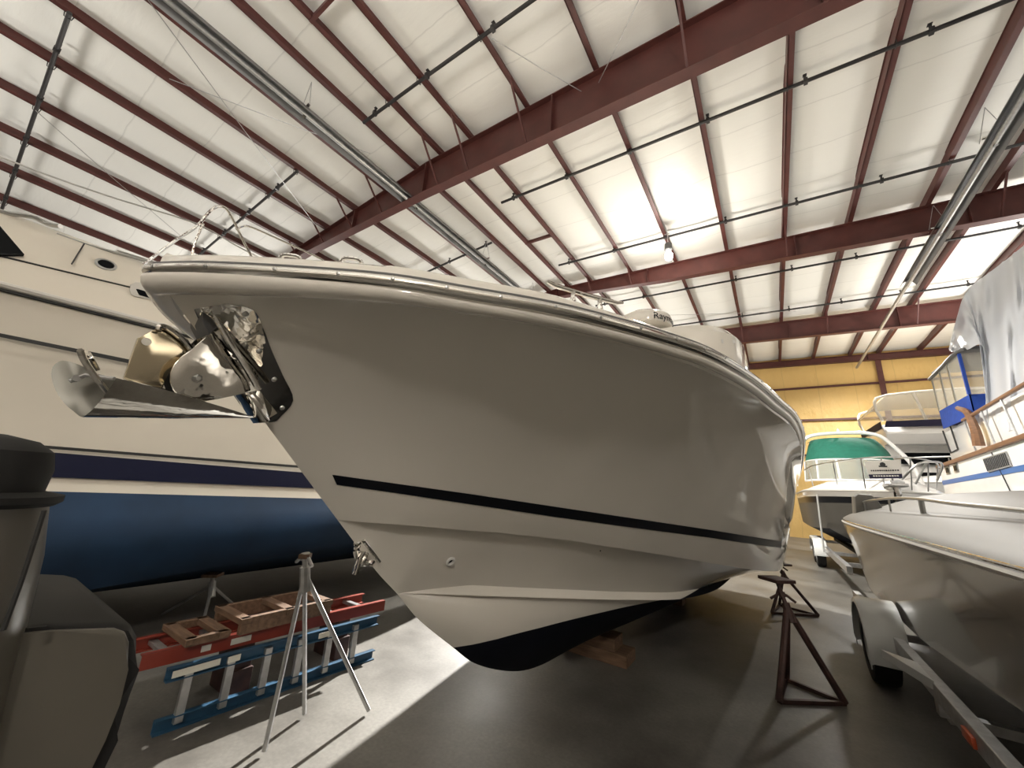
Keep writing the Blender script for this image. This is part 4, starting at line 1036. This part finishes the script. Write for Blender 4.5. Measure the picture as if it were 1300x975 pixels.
for p in en[1:5]: tube(bm, [p, p+Vector((0,3.6,.05))], .045, 6)
tube(bm, [(4.9,19.85,4.9),(4.75,20.0,5.94)], .05, 6); obj('enclosure_frame', bm, GEL2, fe)
bm = NB(); prism(bm, [p+Vector((0,-.01,0)) for p in en], (0,.01,0)); prism(bm, [en[0], en[1], en[1]+Vector((0,3.6,0)), en[0]+Vector((0,3.6,0))], (-.01,0,0)); obj('clear_enclosure', bm, VINYL, fe, smooth=False)
bm = NB(); prism(bm, [en[2], en[3], en[3]+Vector((0,3.6,.06)), en[2]+Vector((0,3.6,.06))], (0,0,.03)); obj('enclosure_roof', bm, GEL2, fe, smooth=False)
bm = NB()
for zz, xo in ((3.32,0),): 
    rl2 = smooth_path([(3.55,22.0,3.42),(3.55,20,3.40),(3.95,18.6,3.38),(4.7,17.8,3.36),(5.35,17.5,3.36),(6.0,17.8,3.36),(6.9,19,3.4)], 5); tube(bm, rl2, .02, 6)
obj('bow_rail', bm, STEEL, fe)
for k in (5, 10, 15, 20, 25): p = rl2[k]; bm = NB(); tube(bm, [p, Vector((p.x, p.y+.1, 2.55))], .017, 6); obj('stanchion', bm, STEEL, fe)

# white trawler with blue canvas, right
tf = thing('white_trawler', 'white trawler with teak rub strip, blue stripe and blue canvas at the right edge', 'boat', (5.6, 10.5, 0))
XF = 3.8
def FZ(u1, v1, u2, v2, X=XF): return zline(atX(u1, v1, X), atX(u2, v2, X))
zt_ = FZ(1195,592,1300,555); zs_ = FZ(1203,612,1300,594); 
YS = [15.2-.4*i for i in range(25)]
bm = NB(); rows = []
for y in YS: rows.append([Vector((XF+.10, y, zt_(y)+.1)), Vector((XF, y, zt_(y)+.02)), Vector((XF, y, zt_(y)-.3)), Vector((XF, y, zs_(y)-.3)), Vector((XF+.1, y, 1.6)), Vector((XF+.35, y, .9)), Vector((XF+1.8, y, .45))])
gridf(bm, rows); gridf(bm, [[Vector((11.2-p.x, p.y, p.z)) for p in r] for r in rows], True)
for r in (rows[0], rows[-1]): bm.faces.new([bm.verts.new(p) for p in r]+[bm.verts.new(Vector((11.2-p.x, p.y, p.z))) for p in r[::-1]])
obj('hull', bm, GELW, tf, angle=40)
bm = NB(); beam(bm, (XF-.02, 15.25, zt_(15.25)), (XF-.02, 5.6, zt_(5.6)), .07, .09, bev=.01); obj('teak_rub_strip', bm, TEAK, tf)
bm = NB(); beam(bm, (XF-.004, 15.2, zs_(15.2)), (XF-.004, 5.6, zs_(5.6)), .012, .11); obj('blue_stripe', bm, mat('blue_stripe', (.05,.14,.38), .3), tf, smooth=False)
bm = NB(); tube(bm, [(XF-.01, 12.0, zt_(12)-.08), (XF-.01, 11.5, 1.8)], .01, 5); obj('hull_seam', bm, SEAM, tf)
lv = [atX(*p, XF-.01) for p in ((1249,582),(1278,573),(1285,592),(1256,600))]
bm = NB(); prism(bm, lv, (-.02,0,0), .004); lo = obj('louvre', bm, GALV, tf)
for k in range(14):
    f = (k+.5)/14; a = lv[0].lerp(lv[1], f); c = lv[3].lerp(lv[2], f); bm = NB(); beam(bm, a.lerp(c,.1)+Vector((-.024,0,0)), a.lerp(c,.9)+Vector((-.024,0,0)), .012, .025); obj('slat', bm, SEAM, lo, smooth=False)
for u in (1203.5, 1214):
    c = atX(u, 597-(u-1203)*.25, XF-.005); bm = NB(); bx(bm, c, (.03,.28,.22), bev=.01); o1 = obj('hull_port', bm, STEEL, tf); bm = NB(); bx(bm, c+Vector((-.012,0,0)), (.02,.16,.12)); obj('pane', bm, DARK, o1, smooth=False)
# cabin side and deck
bm = NB(); prism(bm, [(4.0,15.0,2.9),(4.0,15.0,3.75),(4.0,12.7,3.85),(4.0,6.0,3.95),(4.0,5.6,3.0)], (3.2,0,0), .03); obj('cabin', bm, GELW, tf)
bm = NB(); tube(bm, [atX(*p, 3.98) for p in ((1197,547),(1207,575),(1216,570),(1206,540))], .018, 6); obj('boarding_ladder', bm, SEAM, tf)
# canvas enclosure
ca = {k: atX(*p, 3.92) for k, p in dict(rt=(1181,478), rf=(1215,447), wt=(1183,543), wf=(1213,513), bt=(1184,566), bf=(1214,536)).items()}
yb_, yf_ = 14.75, 12.75
def cv(z, y, x=3.92): return Vector((x, y, z))
ZR, ZW, ZB_ = 5.26, 4.28, 3.80
zr2 = lambda y: ca['rt'].z if y > 13.7 else ca['rf'].z
bm = NB(); prism(bm, [cv(ZW, yb_), cv(ZW, yf_), cv(ZB_, yf_), cv(ZB_, yb_)], (.02,0,0)); prism(bm, [cv(ZW, yf_), cv(ZW, yf_, 5.2), cv(ZB_+.1, yf_, 5.2), cv(ZB_+.1, yf_)], (0,.02,0)); obj('blue_weather_cloth', bm, BLUEC, tf, smooth=False)
bm = NB(); tube(bm, smooth_path([cv(ZR-.05, yb_+.15), cv(ZR+.0, yb_-.8), cv(ZR+.05, yf_), cv(ZR+.10, yf_-.05, 4.4), cv(ZR+.10, yf_-.05, 5.4)], 4), .045, 8); bx(bm, (4.9, 13.75, ZR+.09), (1.9,2.1,.05), bev=.01); obj('bimini_top', bm, GREYP, tf)
bm = NB(); prism(bm, [cv(ZR, yb_), cv(ZR, yf_), cv(ZW, yf_), cv(ZW, yb_)], (.008,0,0)); prism(bm, [cv(ZR, yf_), cv(ZR, yf_, 4.42), cv(ZW, yf_, 4.42), cv(ZW, yf_)], (0,.008,0)); obj('clear_window', bm, VINYL, tf, smooth=False)
for y in (yb_, yb_-.62, yb_-1.2): bm = NB(); beam(bm, cv(ZW, y), cv(ZR, y), .03, .03); obj('canopy_post', bm, STEEL, tf, smooth=False)
bm = NB(); beam(bm, cv(ZW, yf_), cv(ZR, yf_), .05, .06); prism(bm, [cv(ZR-.15, yf_-.01, 4.38), cv(ZR-.15, yf_-.01, 4.62), cv(ZW-.1, yf_-.01, 4.62), cv(ZW-.1, yf_-.01, 4.40)], (0,.015,0)); obj('blue_corner_panel', bm, BLUEC, tf, smooth=False)
# side rail with wooden cap
r0_, r1_ = atX(1222,534,3.86), atX(1300,488,3.86); d_ = (r1_-r0_)
bm = NB(); beam(bm, r0_, r0_+d_*2.2, .06, .06, bev=.01); obj('wooden_rail_cap', bm, TEAK, tf)
for u, v in ((1238,566),(1262,556),(1290,545),(1330,530)):
    b_ = atX(u, v, 3.86); f = (b_.y-r0_.y)/d_.y; tp = r0_+d_*f; tp.z -= .02; bm = NB(); tube(bm, [Vector((3.86, b_.y, zt_(b_.y))), tp+Vector((0,.25,0))], .02, 6); obj('rail_stanchion', bm, GALV, tf)
bm = NB(); tube(bm, smooth_path([atX(*p, 3.84) for p in ((1216,518),(1228,524),(1238,545),(1243,566))], 4), lambda t: .05+.05*t, 8); obj('rail_bracket', bm, TEAK, tf)
# plastic wrap
PLAS = mat('wrap_plastic', (.74,.76,.79), .22, coat=.5, bump=.25, bscale=1.6, alpha=.86, stretch=(1,2.5,.5))
PLAS = bpy.data.materials.new('milky_plastic'); PLAS.use_nodes = True; nt = PLAS.node_tree; b = nt.nodes['Principled BSDF']
b.inputs['Base Color'].default_value = (.80,.82,.85,1); b.inputs['Roughness'].default_value = .22; b.inputs['Coat Weight'].default_value = .5
tl = nt.nodes.new('ShaderNodeBsdfTranslucent'); tl.inputs[0].default_value = (.85,.87,.9,1); tp = nt.nodes.new('ShaderNodeBsdfTransparent')
m1 = nt.nodes.new('ShaderNodeMixShader'); m1.inputs[0].default_value = .45; m2 = nt.nodes.new('ShaderNodeMixShader'); m2.inputs[0].default_value = .10
nt.links.new(b.outputs[0], m1.inputs[1]); nt.links.new(tl.outputs[0], m1.inputs[2]); nt.links.new(m1.outputs[0], m2.inputs[1]); nt.links.new(tp.outputs[0], m2.inputs[2])
nt.links.new(m2.outputs[0], nt.nodes['Material Output'].inputs['Surface'])
sw = thing('plastic_wrap', 'crumpled translucent plastic sheeting draped over the white trawler', 'cover', (4.3, 9.5, 3.0))
topc = [(1205,443),(1209,425),(1216,400),(1223,378),(1236,361),(1255,347),(1280,328),(1300,312),(1330,290),(1380,255)]
botc = [(1206,446),(1213,447),(1228,444),(1248,441),(1251,500),(1258,560),(1280,548),(1300,540),(1330,528),(1380,505)]
tp_ = smooth_path([(a, b, 0) for a, b in topc], 7); bt_ = smooth_path([(a, b, 0) for a, b in botc], 7)
rows = []
for j in range(29):
    f = j/28; row = []
    for i, (a, b) in enumerate(zip(tp_, bt_)):
        u = a.x+(b.x-a.x)*f; v = a.y+(b.y-a.y)*f
        rip = .030*math.sin(i*.5+2.5*math.sin(f*3)+f*2)+.018*math.sin(i*1.1-f*6)+.014*math.sin(i*.3+f*15)
        row.append(atX(u, v, 4.02+rip+.35*(1-f)**2))
    rows.append(row)
bm = NB(); plate(bm, rows, .006); obj('side_sheet', bm, PLAS, sw, angle=70)
rows2 = [[p+Vector((k*.5, 0, .12*math.sin(k)+.02*math.sin(i*1.3+k))) for i, p in enumerate(rows[0])] for k in range(5)]
bm = NB(); plate(bm, rows2, .006); obj('top_sheet', bm, PLAS, sw, angle=70)
bm = NB(); bx(bm, (4.9, 9.9, 5.0), (.9,1.8,1.3), bev=.1); obj('blue_canvas_bundle', bm, BLUEC, tf)

# ------------------------------------------------------------------ world and exposure
w = bpy.data.worlds.new('World'); bpy.context.scene.world = w; w.use_nodes = True
w.node_tree.nodes['Background'].inputs[0].default_value = (.9,.85,.75,1); w.node_tree.nodes['Background'].inputs[1].default_value = .0
vs = bpy.context.scene.view_settings
vs.view_transform = 'Standard'; vs.look = 'None'; vs.gamma = 1; vs.use_curve_mapping = False; vs.exposure = 0.0
bpy.context.scene.cycles.max_bounces = 8
bpy.context.scene.cycles.transparent_max_bounces = 12
